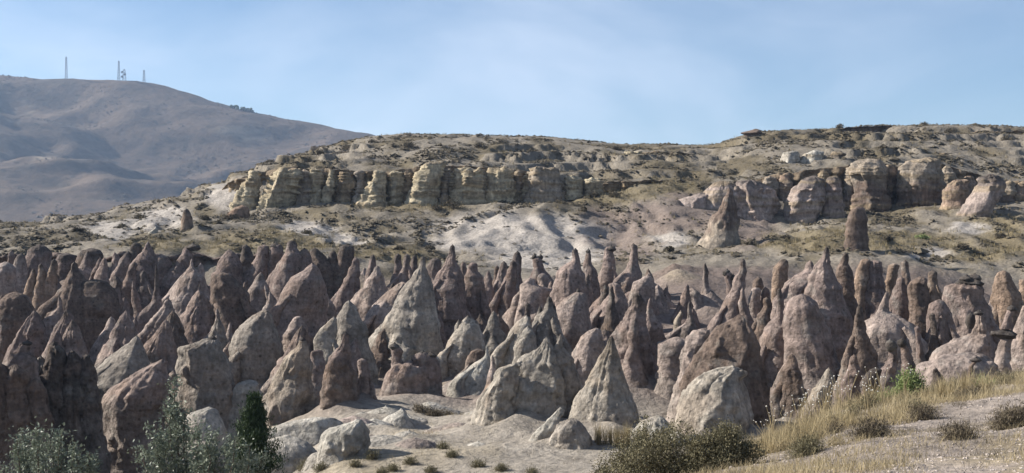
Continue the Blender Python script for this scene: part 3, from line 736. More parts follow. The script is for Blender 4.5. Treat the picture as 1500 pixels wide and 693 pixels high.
P('bald brown dome before the round-headed pillar', 84, 'mauve', [(1376,441,8),(1374,447,14),(1376,460,19),(1378,480,21),(1380,510,22)], rel=0.6)
P('smooth sunlit pink whaleback with a thorn-like spike', 84, 'rose', [(1299,428,2),(1297,440,5),(1293,455,9),(1297,462,20),(1299,472,35),(1302,490,46),(1305,520,50)], rel=0.7)
P('dark knobbly figure-like spire in shade', 80, 'brown', [(1259,449,3),(1259,462,6),(1260,480,9),(1262,520,16)], rel=1.6, dk=0.1)
P('pink mound carrying a black boulder and a mushroom neck', 68, 'rose', [(1435,457,5),(1434,466,6),(1436,478,9),(1436,488,14),(1426,495,24),(1412,510,36),(1405,525,44),(1405,540,46)], caps=[(1434,459,7,3.5), (1422,471,8,11, -1)], rel=0.8)
P('mushroom rock with a wide tilted black cap on a pale stem', 64, 'rose', [(1474,496,9),(1472,505,9),(1470,520,11),(1470,535,13)], {'s': [(1481,455,6),(1477,463,6.5),(1475,470,6.5),(1474,482,9)], 'tint': 'mauve', 'to_ground': False}, caps=[(1472,490,19,7), (1482,453,8,4.5)], name='mushroom_rock')
P('pale pink cone flank beside the wide-capped mushroom rock', 66, 'rose', [(1506,448,6),(1503,470,12),(1500,500,18),(1498,540,22)], rel=0.7)
P('upright figure-like rock with a round black head', 55, 'mauve', [(1304,503,6),(1306,512,7),(1307,518,6.5),(1306,530,9),(1302,545,12),(1300,560,14),(1300,590,16)], caps=[(1304,507,9,8)], name='mushroom_rock')
P('crooked smaller figure rock leaning to the round-headed one', 55.5, 'mauve', [(1321,502,5),(1325,510,6),(1327,525,8),(1329,540,10),(1330,560,11)], caps=[(1322,503,7,6), (1333,535,8,9)], name='mushroom_rock')
B('flat-topped dark slab rock in front of the figure rocks', 52, 'brown', [(1283,541,9),(1280,548,12),(1276,560,13),(1276,580,14)], dk=0.2)
P('squat brown cone between the slab rock and the shark-tooth rock', 56, 'mauve', [(1251,522,4),(1250,535,8),(1248,550,13),(1247,580,18)])
P('pair of thin black figure spires before the bald brown dome', 72, 'dark', [(1366,461,4),(1368,475,4),(1370,490,5),(1366,508,8)], {'s': [(1379,465,4),(1379,480,4.5),(1380,495,7),(1382,510,10)], 'tint': 'mauve'}, rel=1.4)
P('small pale-rimmed spire in the shade of the whaleback', 72, 'mauve', [(1344,480,4.5),(1345,490,4),(1347,505,5),(1349,530,8)], rel=1.3)
B('broad smooth pale dome at the edge of the dry grass', 61, 'rose', [(1426,517,16),(1418,521,40),(1408,532,58),(1402,552,72)], rel=0.35, dr=0.8, rust=0.1, flute=0.3, name='tuff_dome', cat='rock dome')
P('little dark nipple of rock on the pale dome', 57.5, 'mauve', [(1371,541,4),(1372,547,6),(1374,556,10)], dk=0.5)
P('tiny bird-shaped rock with a beak on the pale dome', 57.5, 'brown', [(1427,531,3.5),(1422,537,3.5),(1421,548,4)], caps=[(1430,528,9,3.2)])
# --- lower left
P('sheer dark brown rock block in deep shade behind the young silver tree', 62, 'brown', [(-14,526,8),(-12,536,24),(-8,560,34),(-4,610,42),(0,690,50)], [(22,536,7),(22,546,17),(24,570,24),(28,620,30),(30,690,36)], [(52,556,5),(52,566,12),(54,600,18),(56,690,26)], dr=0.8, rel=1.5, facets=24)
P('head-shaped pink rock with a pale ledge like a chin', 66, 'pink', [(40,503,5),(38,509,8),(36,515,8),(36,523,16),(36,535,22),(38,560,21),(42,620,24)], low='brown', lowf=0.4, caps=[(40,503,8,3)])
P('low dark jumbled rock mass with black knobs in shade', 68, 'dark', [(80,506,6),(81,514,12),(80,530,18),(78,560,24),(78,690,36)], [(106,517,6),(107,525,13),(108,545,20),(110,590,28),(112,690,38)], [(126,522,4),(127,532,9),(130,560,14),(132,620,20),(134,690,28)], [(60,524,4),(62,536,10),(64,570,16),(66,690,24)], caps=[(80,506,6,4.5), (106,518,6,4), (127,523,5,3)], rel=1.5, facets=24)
P('long grey boulder-like cone lying over to one side', 84, 'grey', [(200,494,3.5),(197,503,11),(189,520,27),(178,545,42),(172,565,47),(172,600,48)], rel=0.8, low='cream')
B('great overhanging pinkish boulder with a sunlit slanting back', 73, 'pink', [(238,528,6),(231,535,13),(219,548,27),(205,567,45),(196,590,52),(194,612,49),(196,640,49),(198,690,56)], rel=0.9, low='mauve', lowf=0.62)
P('big shaded grey dome behind the tall silver tree', 76, 'grey', [(309,496,5),(301,503,21),(293,512,32),(297,530,38),(302,560,42),(305,600,46),(306,640,48)], caps=[(311,497,6,4)])
P('pink-headed cone with a knobbed tip beside the dark juniper', 72, 'tan', [(443,498,4.5),(444,506,8),(438,520,18),(433,540,26),(427,565,34),(422,590,40),(420,625,44)], low='grey', lowf=0.5, caps=[(443,498,6,4)])
P('dark jagged-tipped pinnacle wedged against the pink-headed cone', 70, 'mauve', [(507,489,3.5),(506,500,6),(503,512,11),(498,530,18),(497,550,24),(497,580,30),(496,625,32)], rel=1.4, dk=0.04, low='brown', lowf=0.3)
P('stubby pink pillar beside the jagged-tipped pinnacle', 72, 'pink', [(530,527,7),(533,535,9),(534,550,9),(534,572,10)], rel=1.3)
P('camel-shaped pink rock with a dark head and a flat crusted hump', 76, 'pink', [(600,531,14),(604,536,30),(602,550,40),(601,570,44),(601,600,47)], [(579,508,7),(582,515,8.5),(583,522,7.5),(583,530,9),(585,545,16)], {'s': [(622,518,10),(623,524,18),(625,535,20),(628,560,20)], 'tint': 'mauve'}, caps=[(578,508,9,4.5), (620,518,6,3), (632,521,9,3.5), (608,527,6,3)], name='camel_rock', dr=0.7)
B('long smooth cream boulder lying on the pale valley floor', 53, 'pale', [(524,616,8),(516,622,21),(507,632,35),(501,650,42),(499,668,39)], rel=0.8, rust=0.15)
B('low pointed pale mound of tuff before the camel-shaped rock', 64, 'sand', [(588,601,5),(585,608,16),(582,620,27),(580,634,36)], rel=0.4, rust=0.1, flute=0.3, name='tuff_mound', cat='mound')
B('wide pale tuff swell with brush on its crest beside the pointed mound', 68, 'sand', [(628,591,14),(632,600,34),(636,615,54),(640,640,72)], rel=0.35, rust=0.1, flute=0.3, name='tuff_mound', cat='mound')
B('pale rounded mound half in shade between the silver tree and juniper', 63, 'sand', [(306,598,7),(300,605,22),(298,618,32),(297,645,44)], rel=0.4, rust=0.1, flute=0.3, name='tuff_mound', cat='mound')
B('long pale bank at the foot of the pink-headed cone', 60, 'sand', [(470,613,22),(460,620,52),(450,634,72)], rel=0.35, rust=0.1, flute=0.3, dr=0.35, name='tuff_mound', cat='mound')
for lab_, Yq, sp_ in [('smooth pale swell of tuff under the long cream boulder', 56, [(560,640,20),(556,648,50),(552,662,80)]),
                      ('rolling pinkish swell of tuff beside the foot of the horned rock', 63, [(672,622,16),(668,632,42),(664,650,64)]),
                      ('small smooth pale hump beside the squat grey boulder', 57, [(868,640,8),(866,647,20),(864,660,30)]),
                      ('smooth cream hump between the two-tone cone and the long cream boulder', 59, [(925,632,9),(923,640,22),(920,656,34)]),
                      ('low rounded tuff hump before the jagged-tipped pinnacle', 66, [(530,606,9),(526,613,26),(522,630,42)]),
                      ('rounded pale hump behind the long cream boulder on the floor', 60, [(545,622,8),(542,629,20),(540,640,30)]),
                      ('flat pale hump before the juniper', 56, [(420,640,12),(416,648,34),(412,664,54)]),
                      ('low pale tuff ridge running in front of the pointed mound', 58, [(640,646,24),(636,654,60),(630,668,90)]),
                      ('pinkish tuff slope banked against the camel-shaped rock', 80, [(690,552,14),(686,566,40),(680,590,64)])]:
    B(lab_, Yq, 'rose' if 'pinkish' in lab_ else 'sand', sp_, rel=0.3, rust=0.1, flute=0.2, facets=0, name='tuff_mound', cat='mound')
rgh = np.random.default_rng(8)
for i in range(15):
    x = rgh.uniform(395, 730); Yq = rgh.uniform(53, 71)
    yg = CY - float((ground(np.array([wx(x, Yq)]), np.array([Yq]))[0] - CAMZ)) / Yq * FPX
    ww = rgh.uniform(18, 46); hh_ = ww * rgh.uniform(0.22, 0.5); ln = rgh.uniform(0, .3) * ww
    B('low smooth hump of pale tuff swelling from the valley floor', Yq, ('sand', 'pale', 'sand', 'blush')[i % 4], [(x + ln, yg - hh_, ww * .18), (x + ln * .7, yg - hh_ * .78, ww * .5), (x + ln * .3, yg - hh_ * .4, ww * .85), (x, yg + 4, ww * 1.1)], rel=0.35, rust=0.1, flute=0.25, facets=2, res=1.0, name='tuff_mound', cat='mound', group='low humps on the valley floor')
P('thin leaning pink spike beside the horned rock', 74, 'rose', [(721,522,1.5),(722,535,4),(721,550,7),(718,565,8),(714,582,9)], low='orange')
P('small white cone with a hair-thin tip below the jagged cream rock', 78, 'pale', [(713,507,1),(713,520,3),(707,532,12),(700,545,20),(698,558,24)], rel=0.5)
P('small dark pink knob behind the pink-headed cone', 79, 'mauve', [(465,514,7),(465,520,10),(466,535,12)])
B('flat pale stone in the gap beside the spotted grey dome', 76, 'pale', [(366,558,8),(364,562,16),(362,570,20)], rel=0.8)

# fill the crowded back rows
rg = np.random.default_rng(21)
LAND = [(60, 'behind the big round-topped brown dome'), (160, 'behind the great dark ridge-shaped pinnacle'), (260, 'near the sharp symmetrical mauve cone'), (350, 'near the finger-chimney dome'),
        (480, 'behind the huge wedge-shaped rock'), (560, 'behind the pink tent-shaped cone'), (640, 'behind the largest grey cone'), (720, 'beside the slender chimney-tipped pinnacle'),
        (800, 'near the two-eared pillar'), (880, 'near the slim black-balled hoodoo'), (960, 'near the pale pink beehive dome'), (1130, 'near the witch-hat spire'), (1300, 'near the fluted rust columns'), (1400, 'behind the round-headed pillar'), (1700, 'behind the slab-crowned block')]
for i in range(104):
    x = rg.uniform(-40, 1010) if i < 86 else rg.uniform(1225, 1540)
    Y = rg.uniform(104, 143)
    yg = CY - float((ground(np.array([wx(x, Y)]), np.array([Y]))[0] - CAMZ)) / Y * FPX
    h = rg.uniform(28, 84); top = max(yg - h, 364 + (22 if x > 480 else 0) + rg.uniform(0, 22) + (22 if x > 1290 else 0))
    if yg - top < 8: continue
    ww = rg.uniform(9, 22); ln = rg.uniform(-4, 10)
    tip = rg.uniform(0.8, 3.2) if rg.uniform() < .8 else rg.uniform(4, 6); neck = rg.uniform(1, 6)
    tn = ('mauve', 'pink', 'brown', 'rose')[i % 4]; dkk = (0.16 if rg.uniform() < .4 else 0.0)
    word = {'mauve': 'dull mauve', 'pink': 'pink-brown', 'brown': 'dark brown', 'rose': 'pale pink'}[tn]
    shape = 'stump' if tip > 4 else ('needle' if ww < 11 else 'spire')
    P('small %s %s%s %s' % (word, shape, ' with a black tip' if dkk else '', next(t for lim, t in LAND if x < lim)), Y, tn,
      [(x + ln, top, tip), (x + ln * .85, top + neck, tip + 1.2), (x + ln * .5, top + neck + 9, ww * .6), (x, top + neck + 24, ww), (x - ln * .2, top + neck + 45, ww * 1.35)], group=GB, dk=dkk, rel=rg.uniform(0.9, 1.5))
LAND3 = [(70, 'beside the big round-topped brown dome'), (150, 'beside the thin-nibbed pink cone'), (230, 'near the long grey lying cone'), (330, 'below the rugged caved cone'), (420, 'beside the spotted grey dome'), (520, 'near the pear-shaped grey rock'), (600, 'below the pink tent-shaped cone'), (660, 'near the largest grey cone')]
for i in range(46):
    x = rg.uniform(-20, 650); Y = rg.uniform(84, 112)
    gz_ = float((ground(np.array([wx(x, Y)]), np.array([Y]))[0] - CAMZ)); yg = CY - gz_ / Y * FPX
    top = rg.uniform(430, 520) + (112 - Y) * 1.2; h = yg - top
    if h < 25: continue
    ww = h * rg.uniform(0.28, 0.42); ln = rg.uniform(0.0, 0.16) * h; tn = ('mauve', 'pink', 'brown', 'pink', 'grey')[i % 5]
    word = {'mauve': 'dull mauve', 'pink': 'pink-brown', 'brown': 'dark brown', 'grey': 'grey'}[tn]
    P('%s pointed cone filling the gap %s' % (word, next(t for lim, t in LAND3 if x < lim)), Y, tn,
      [(x + ln, top, rg.uniform(1, 2.6)), (x + ln * .8, top + h * .15, ww * .26), (x + ln * .4, top + h * .5, ww * .66), (x, top + h, ww * 1.15)], group='cones filling the gaps', rel=1.3, dk=0.06 if i % 3 == 0 else 0)
LAND2 = [(760, 'below the two-eared pillar'), (900, 'near the bald pink dome'), (1010, 'near the pale pink beehive dome'), (1060, 'near the black chimney on its pale dome'), (1120, 'near the little boulder heap'), (1200, 'near the thumb-shaped rock'), (1300, 'near the pink whaleback'), (1400, 'near the bald brown dome'), (1700, 'near the slab-crowned block')]
for i in range(56):
    x = rg.uniform(660, 1500); Y = rg.uniform(82, 122)
    gz_ = float((ground(np.array([wx(x, Y)]), np.array([Y]))[0] - CAMZ)); yg = CY - gz_ / Y * FPX
    hm = rg.uniform(0.9, 2.6); h = hm * FPX / Y; top = yg - h - 8
    ww = h * rg.uniform(0.30, 0.75); ln = rg.uniform(-0.2, 0.15) * h
    round_ = rg.uniform() < 0.45; tip = ww * (0.45 if round_ else 0.14)
    tn = ('rose', 'pink', 'mauve', 'rose', 'brown')[i % 5]
    word = {'mauve': 'dull mauve', 'pink': 'pink-brown', 'brown': 'dark brown', 'rose': 'pale pink'}[tn]
    P('low %s %s %s' % (word, 'hump of rock' if round_ else 'rock tooth', next(t for lim, t in LAND2 if x < lim)), Y, tn,
      [(x + ln, top, tip), (x + ln * .7, top + h * .2, ww * (.75 if round_ else .35)), (x + ln * .3, top + h * .55, ww * .85), (x, top + h, ww * 1.15)], group='low rocks in the middle of the field', dk=0.1 if i % 3 == 0 else 0, rel=1.4)
# rock wall of the gorge side that goes on past the frame and shades its corner
P('tall brown gorge-side rock shading the corner of the valley', 66, 'brown', [(-105,392,16),(-107,420,40),(-107,480,58),(-107,560,70),(-107,690,80)], dr=1.2)
P('jagged brown gorge-side rock behind the tall one', 80, 'brown', [(-85,400,12),(-88,430,34),(-90,490,52),(-92,600,64)], dr=1.1)

MND = MOUNDS
ang_c = np.radians(np.linspace(-29, 29, 470))
ang = np.concatenate([np.radians(np.linspace(-78, -30, 26)), ang_c, np.radians(np.linspace(30, 78, 26))])
AP = -40.0
rows = np.concatenate([np.linspace(-38, 6, 18), np.linspace(7, 44, 150), np.linspace(44.6, 100, 80), np.linspace(101, 148, 44),
                       np.linspace(148.5, 282, 225), np.linspace(284, 320, 16), np.linspace(330, 1500, 24)])
GX = np.tan(ang)[None, :] * (rows[:, None] - AP)
GY = np.repeat(rows[:, None], len(ang), 1)
GZ = ground(GX.ravel(), GY.ravel())
GP = np.stack([GX.ravel(), GY.ravel(), GZ], 1)
nr_, nc_ = GX.shape
gi = np.arange(nr_ * nc_).reshape(nr_, nc_)
gq = np.stack([gi[:-1, :-1], gi[:-1, 1:], gi[1:, 1:], gi[1:, :-1]], -1).reshape(-1, 4)

def patch(px, py, lst, soft=0.35):
    m = np.zeros_like(px)
    for cx, cy, rx, ry in lst:
        m = np.maximum(m, 1 - sstep(1 - soft, 1 + soft, np.sqrt(((px - cx) / rx) ** 2 + ((py - cy) / ry) ** 2)))
    return m
# bare pale tuff, pink tuff and straw-covered ground, by where they lie on the slope
BARE = [(760, 340, 120, 26), (800, 372, 90, 24), (690, 355, 60, 14), (455, 335, 38, 10), (505, 352, 26, 8), (160, 338, 34, 12), (240, 318, 40, 16),
        (330, 288, 30, 18), (205, 330, 30, 10), (1420, 335, 36, 9), (1360, 372, 40, 7), (985, 352, 26, 12)]
PINKP = [(900, 345, 60, 40), (955, 322, 60, 28), (1010, 312, 50, 30), (690, 555, 60, 40), (1080, 320, 60, 40)]
STRAWP = [(900, 283, 70, 12), (980, 272, 50, 10), (1160, 356, 60, 12), (1330, 355, 90, 14), (1430, 370, 80, 14), (440, 350, 90, 20), (590, 300, 90, 8), (1450, 330, 60, 20), (820, 288, 90, 9), (300, 360, 120, 10), (1220, 345, 60, 12), (560, 372, 60, 10)]
def ground_masks(P):
    px = CX + FPX * P[:, 0] / np.maximum(P[:, 1], 6); py = CY - FPX * (P[:, 2] - CAMZ) / np.maximum(P[:, 1], 6)
    w = fbm(np.stack([P[:, 0] / 5, P[:, 1] / 5, P[:, 2] / 3], 1), 3)
    pxw, pyw = px + 26 * w, py + 12 * w
    return px, py, w, patch(pxw, pyw, BARE), patch(pxw, pyw, PINKP), patch(pxw, pyw, STRAWP)

px, py, w3, mb, mp, ms = ground_masks(GP)
n1 = fbm(GP / np.array([9, 14, 9.]) + 3, 4); n2 = fbm(GP / 2.6 + 40, 3)
c = np.array([0.168, 0.147, 0.119])[None] * (1 + 0.25 * n2[:, None])
tanw = sstep(-0.05, 0.35, n1 + 0.25 * n2)[:, None]
c = c * (1 - tanw) + np.array([0.105, 0.087, 0.058]) * tanw
c = c * (1 - 0.8 * ms[:, None]) + np.array([0.14, 0.114, 0.068]) * 0.8 * ms[:, None]
c = c * (1 - 0.85 * mp[:, None]) + np.array([0.156, 0.123, 0.106]) * 0.85 * mp[:, None]
c = c * (1 - mb[:, None]) + np.array([0.285, 0.258, 0.230]) * (1 + 0.12 * n2[:, None]) * mb[:, None]
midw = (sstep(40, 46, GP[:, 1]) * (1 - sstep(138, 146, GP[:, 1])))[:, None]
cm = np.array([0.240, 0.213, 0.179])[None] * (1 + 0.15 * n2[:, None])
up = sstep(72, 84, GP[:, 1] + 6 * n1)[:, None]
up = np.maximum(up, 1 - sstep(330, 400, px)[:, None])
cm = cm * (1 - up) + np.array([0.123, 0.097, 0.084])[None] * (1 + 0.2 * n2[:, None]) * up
_, mw_, mc_ = mound(GP[:, 0], GP[:, 1])
mw_ = (mw_ * 0.85)[:, None]
cm = cm * (1 - mw_) + mc_ * (1 + 0.15 * n2[:, None]) * mw_
cm = cm * (1 - 0.85 * mp[:, None]) + np.array([0.164, 0.133, 0.116]) * 0.85 * mp[:, None]
cm = cm * (1 - 0.5 * sstep(0.15, 0.4, n1)[:, None]) + np.array([0.24, 0.2, 0.135]) * 0.5 * sstep(0.15, 0.4, n1)[:, None]
nearw = (1 - sstep(40, 46, GP[:, 1]))[:, None]
cn = np.array([0.214, 0.182, 0.157])[None] * (1 + 0.16 * n2[:, None])
nt1 = sstep(0.0, 0.3, fbm(GP / 3.0 + 8, 3))[:, None]
cn = cn * (1 - 0.65 * nt1) + np.array([0.164, 0.133, 0.08]) * 0.65 * nt1
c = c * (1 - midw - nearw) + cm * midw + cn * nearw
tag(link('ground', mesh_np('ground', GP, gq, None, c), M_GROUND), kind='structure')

# --- the cliffs and outcrops of the far slope
wall('dark brown rim scarp running behind the crowded pinnacles', 147, [(-60,374,412,2),(0,372,410,0),(40,369,408,0),(90,370,408,.5),(150,370,408,0),(200,369,405,.5),(260,368,405,0),(330,372,405,0),(380,368,402,0),(430,368,402,.5),(470,374,402,1.5),(500,384,402,4)], 'brown', 0.5, 9, top='brown', wander=True)
wall('banded tan cliff wall recessed between the cream buttresses', 208, [(385,250,312,4),(410,247,310,1.5),(440,246,308,0),(470,247,304,.6),(520,250,300,0),(560,252,300,.3),(600,246,298,0),(650,243,298,0.4),(700,245,300,-0.4),(760,250,300,0),(790,254,290,1),(815,262,286,4)], 'yellow', 1.0, 14, ledge=1.1)
CL('tall cream banded buttress with a sheer shaded side', 206, 'yellow', [(420,250,20),(419,262,25),(412,282,26),(404,302,28),(399,320,30)], strata=0.95)
CL('eroded cream fin with a knobbed crest on the banded wall', 206, 'yellow', [(486,254,4),(484,268,8),(480,282,10),(478,300,12)])
CL('little cream pinnacle standing free before the banded wall', 206, 'yellow', [(468,276,3),(464,290,7),(462,312,11)], name='rock_pinnacle', cat='rock pinnacle')
CL('cone-shaped cream buttress with a rubbly ridge', 206, 'yellow', [(556,252,6),(553,265,12),(549,285,20),(545,302,25)])
CL('thick cream buttress under a black brush-topped overhang', 206, 'yellow', [(634,240,17),(628,252,21),(622,275,23),(616,300,26)], dk=0.06)
CL('wide cracked cream cliff face with ledges', 206, 'yellow', [(690,249,22),(690,260,28),(689,280,28),(690,302,30)], [(731,251,20),(732,264,25),(735,300,29)], strata=0.95)
for k_, (bx_, bt, bb, bw2) in enumerate([(446,252,308,13),(463,250,305,9),(507,253,302,12),(526,254,300,10),(580,252,300,14),(598,250,298,9),(654,250,300,12),(664,252,300,8),(708,254,300,9),(757,256,300,12),(772,257,296,9)]):
    CL('rough tan rib of the cliff wall between two cream buttresses', 207.3, ('tan', 'yellow', 'wall')[k_ % 3], [(bx_, bt, bw2 * .6), (bx_ + 1, bt + 14, bw2 * .9), (bx_ - 2, bb - 14, bw2 * 1.05), (bx_ - 4, bb, bw2 * 1.2)], name='cliff_rib', group='ribs of the cliff wall', strata=0.9)
CL('pale grey-brown buttress beside the wide cracked face', 206, 'tan', [(795,247,22),(798,262,28),(800,286,31)], strata=0.5)
CL('square cream outcrop pair above the straw-covered terrace', 206, 'yellow', [(840,261,14),(840,275,17),(838,293,19)], [(868,262,13),(868,276,15),(868,293,17)])
wall('low brown ledge running from the square outcrop pair to the pink slope', 209, [(860,266,292,2),(890,266,288,0),(930,266,282,0),(965,264,276,1),(985,263,272,5)], 'wall', 0.6, 8)
CL('small cream outcrop high on the slope below the skyline', 240, 'yellow', [(925,222,14),(925,231,17),(925,248,18)], strata=0.95)
wall('thin brown ledge beside the small high cream outcrop', 242, [(935,222,240,2),(960,222,236,0),(990,223,234,0),(1015,224,232,3)], 'wall', 0.5, 8)
CL('smooth bulging pink rock mass under a brown crust behind the leaning cone', 198, 'blush', [(1030,284,16),(1020,294,30),(1016,312,36)], [(1060,268,14),(1058,278,26),(1050,300,30),(1046,325,32)], [(1100,266,20),(1104,276,34),(1106,300,38),(1108,335,40)], [(1082,272,18),(1082,285,24),(1082,315,26)], strata=0.15, dk=0.10)
P('lone large brown cone leaning back on a cream base in the hillside', 166, 'brown', [(1068,277,3),(1068,290,8),(1066,305,14),(1062,325,23),(1057,345,30),(1048,365,39),(1042,388,46)], low='tan', lowf=0.5, rel=1.6, mat=M_CLIFF)
CL('wide pale pink buttress with a rounded swollen foot', 196, 'rose', [(1192,260,12),(1186,275,26),(1181,295,30),(1173,320,28),(1172,348,28)], strata=0.25, dk=0.12)
CL('narrow pink buttress with a bulbous foot beside the wide pale one', 195, 'pink', [(1222,260,10),(1222,290,13),(1222,315,18),(1222,335,20),(1222,350,18)], strata=0.25, dk=0.12)
wall('long shaded brown cliff behind the pink buttresses', 208, [(1090,268,318,4),(1130,256,320,1),(1180,250,322,0),(1230,244,322,0),(1280,238,318,1),(1320,242,312,2.5),(1380,240,306,1),(1420,252,302,1),(1460,262,300,1.5),(1500,266,300,1),(1560,266,300,3)], 'wall', 0.9, 14, ledge=1.2)
for k_, (bx_, bt, bb, bw2) in enumerate([(1128,260,322,14),(1150,256,322,12),(1205,252,322,12),(1246,246,318,12),(1302,244,314,13),(1320,245,312,10),(1388,246,308,13),(1420,258,304,11),(1436,262,302,9),(1478,268,304,12),(1498,268,302,12)]):
    CL('rounded brown rib of the long shaded cliff', 206.5, ('tan', 'orange', 'wall')[k_ % 3], [(bx_, bt, bw2 * .6), (bx_ + 1, bt + 14, bw2 * .95), (bx_ - 2, bb - 18, bw2 * 1.05), (bx_ - 4, bb, bw2 * 1.2)], name='cliff_rib', group='ribs of the long shaded cliff', strata=0.35, low='brown', lowf=0.5)
CL('tall cream-topped brown buttress with vertical cracks', 204, 'tan', [(1274,236,22),(1272,250,29),(1275,275,27),(1276,312,27)], low='brown', lowf=0.45, strata=0.5)
CL('broad cream-topped buttress casting a black shadow on the cliff', 203, 'tan', [(1352,234,26),(1346,247,33),(1348,270,37),(1350,302,36)], low='brown', lowf=0.5, strata=0.5)
CL('blunt brown outcrop below the broad cream-topped buttress', 196, 'orange', [(1407,265,13),(1401,276,19),(1400,300,20)], strata=0.3)
CL('curved pink outcrop flaring like a tusk at the cliff foot', 190, 'rose', [(1450,257,14),(1453,270,20),(1442,290,24),(1430,310,24),(1422,326,22)], strata=0.2, dk=0.2)
P('dark standing stone with a blunt tip alone on the grassy edge', 151, 'brown', [(1257,305,9),(1256,315,14),(1255,345,17),(1256,378,20)], dr=0.7, mat=M_CLIFF)
CL('first rounded cream hoodoo of the three under the bare slope', 222, 'pale', [(1160,223,14),(1158,233,18),(1155,248,20)], strata=0.3)
CL('middle rounded cream hoodoo of the three under the bare slope', 222, 'pale', [(1193,223,14),(1190,235,19),(1186,250,21)], strata=0.3)
CL('brown-headed hoodoo at the end of the three under the bare slope', 222, 'tan', [(1228,224,11),(1226,245,16),(1224,258,18)], strata=0.3, dk=0.3)
CL('pale crumbling buttress where the cliff runs out into scrub', 206, 'yellow', [(374,254,9),(368,270,14),(361,295,20),(357,318,25)], strata=0.8)
wall('brown weathered scarp above the crumbling end of the cliff', 213, [(318,276,300,4),(335,268,296,0),(360,259,292,0),(385,251,288,0),(410,246,270,2),(430,242,262,5)], 'wall', 0.8, 8)
B('dark brown wedge of rock at the foot of the crumbling buttress', 196, 'rust', [(354,303,10),(348,315,19),(345,330,24)], mat=M_CLIFF)
P('small rust-orange pinnacle alone on the scrub slope', 172, 'orange', [(273,308,4),(274,320,8),(274,345,10)], mat=M_CLIFF, dk=0.2)
B('small pale wedge of rock on the scrub slope', 168, 'pale', [(228,334,3),(224,341,7),(220,350,10)], mat=M_CLIFF)
B('dark flat slab jutting from the sloping skyline', 262, 'cap', [(462,215,6),(466,218,11),(468,223,10)], mat=M_CLIFF, name='ledge_rock', cat='rock')
B('second dark slab on the sloping skyline above the flat one', 268, 'dark', [(552,203,7),(552,207,13),(553,213,12)], mat=M_CLIFF, name='ledge_rock', cat='rock')
B('brown shelf of rock topping the step in the skyline', 262, 'brown', [(1106,190,8),(1100,194,17),(1102,199,12)], mat=M_CLIFF, name='ledge_rock', cat='rock')
B('blocky brown boulder below the skyline step', 258, 'brown', [(1092,201,6),(1090,207,9),(1088,213,10)], mat=M_CLIFF, name='ledge_rock', cat='rock')
wall('dark brown crust of rock along the high skyline', 262, [(1205,190,196,3),(1240,187,196,0),(1275,184,197,0),(1310,184,197,0),(1345,186,194,3)], 'brown', 0.4, 6, top='cap')
wall('brown ledge stepping down the bare slope near the skyline', 256, [(1405,198,208,3),(1430,192,206,0),(1460,193,206,0),(1490,192,204,0),(1530,193,203,3)], 'wall', 0.4, 6)
wall('broken pale ledge across the bare slope below the skyline step', 246, [(1108,212,221,3),(1135,207,217,0),(1175,206,215,0),(1215,206,214,0),(1250,208,215,4)], 'wall', 0.4, 7, ledge=0.5, group='ledges of the upper slope')
wall('long broken ledge high on the bare slope', 250, [(1262,205,213,3),(1290,201,211,0),(1330,203,212,0),(1375,205,214,0),(1405,208,214,4)], 'wall', 0.4, 7, ledge=0.5, group='ledges of the upper slope')
wall('low crumbling ledge above the broad cream-topped buttress', 228, [(1300,228,236,3),(1335,222,234,0),(1385,224,235,0),(1425,230,240,1),(1470,236,246,0),(1520,238,246,4)], 'wall', 0.4, 7, ledge=0.5, group='ledges of the upper slope')
wall('low crumbling ledge above the banded cliff wall', 232, [(560,238,244,3),(600,230,241,0),(650,228,240,0),(700,231,241,0),(745,236,243,4)], 'wall', 0.4, 7, ledge=0.5, group='ledges of the upper slope')
wall('stepped brown ledge climbing towards the sloping skyline', 240, [(395,243,250,3),(430,234,244,0),(470,226,238,0),(505,222,232,0),(530,222,229,4)], 'wall', 0.4, 7, ledge=0.5, group='ledges of the upper slope')
wall('thin ledge of rock under the rounded skyline', 258, [(560,207,213,3),(600,203,211,0),(660,204,212,0),(720,206,212,0),(760,208,213,4)], 'wall', 0.4, 7, ledge=0.5, group='ledges of the upper slope')

# ------------------------------------------------------------------ far hill with its radio masts
hx = np.linspace(-2300, 1500, 270); hy = np.linspace(1350, 3600, 180)
HX, HY = np.meshgrid(hx, hy)
YR = 2450.0
prof_px = [-1200, -600, -200, 0, 60, 150, 200, 240, 300, 350, 400, 450, 500, 530, 620, 800, 1100, 1500]
prof_py = [215, 165, 118, 109, 112, 114, 114, 122, 142, 158, 168, 177, 187, 195, 222, 262, 300, 318]
ridge = np.interp(CX + FPX * HX / YR, prof_px, prof_py)
rz = (CY - ridge) / FPX * YR
base = -2.0 + 0 * HX
t = (HY - 1500) / (YR - 1500)
rise = np.where(t < 1, np.clip(t, 0, 1) ** 1.25, np.clip(1 - (t - 1) * 0.55, 0, 1))
HP = np.stack([HX.ravel(), HY.ravel(), 0 * HX.ravel()], 1)
warp = fbm(HP / 700 + 4, 3)
rid = 1 - np.abs(pn(np.stack([HP[:, 0] / 420 + HP[:, 1] / 900 + 0.5 * warp, HP[:, 1] / 1500, 0 * warp + 2], 1))) * 2.2
rid2 = 1 - np.abs(pn(np.stack([HP[:, 0] / 170 - HP[:, 1] / 380 + 0.6 * warp, HP[:, 1] / 600, 0 * warp + 7], 1))) * 2.0
mid = np.clip(rise * (1 - rise) * 4, 0, 1).ravel()
hz = rz.ravel() * rise.ravel() + mid * (85 * (rid - 0.4) + 44 * (rid2 - 0.4) + 34 * fbm(HP / 130, 4)) + 4 * fbm(HP / 60, 3) * rise.ravel() + base.ravel()
hz = np.maximum(hz, -14 + 5 * warp)
HP[:, 2] = hz + CAMZ
n1 = fbm(HP / 260 + 5, 4); n2 = fbm(HP / 45 + 9, 3)
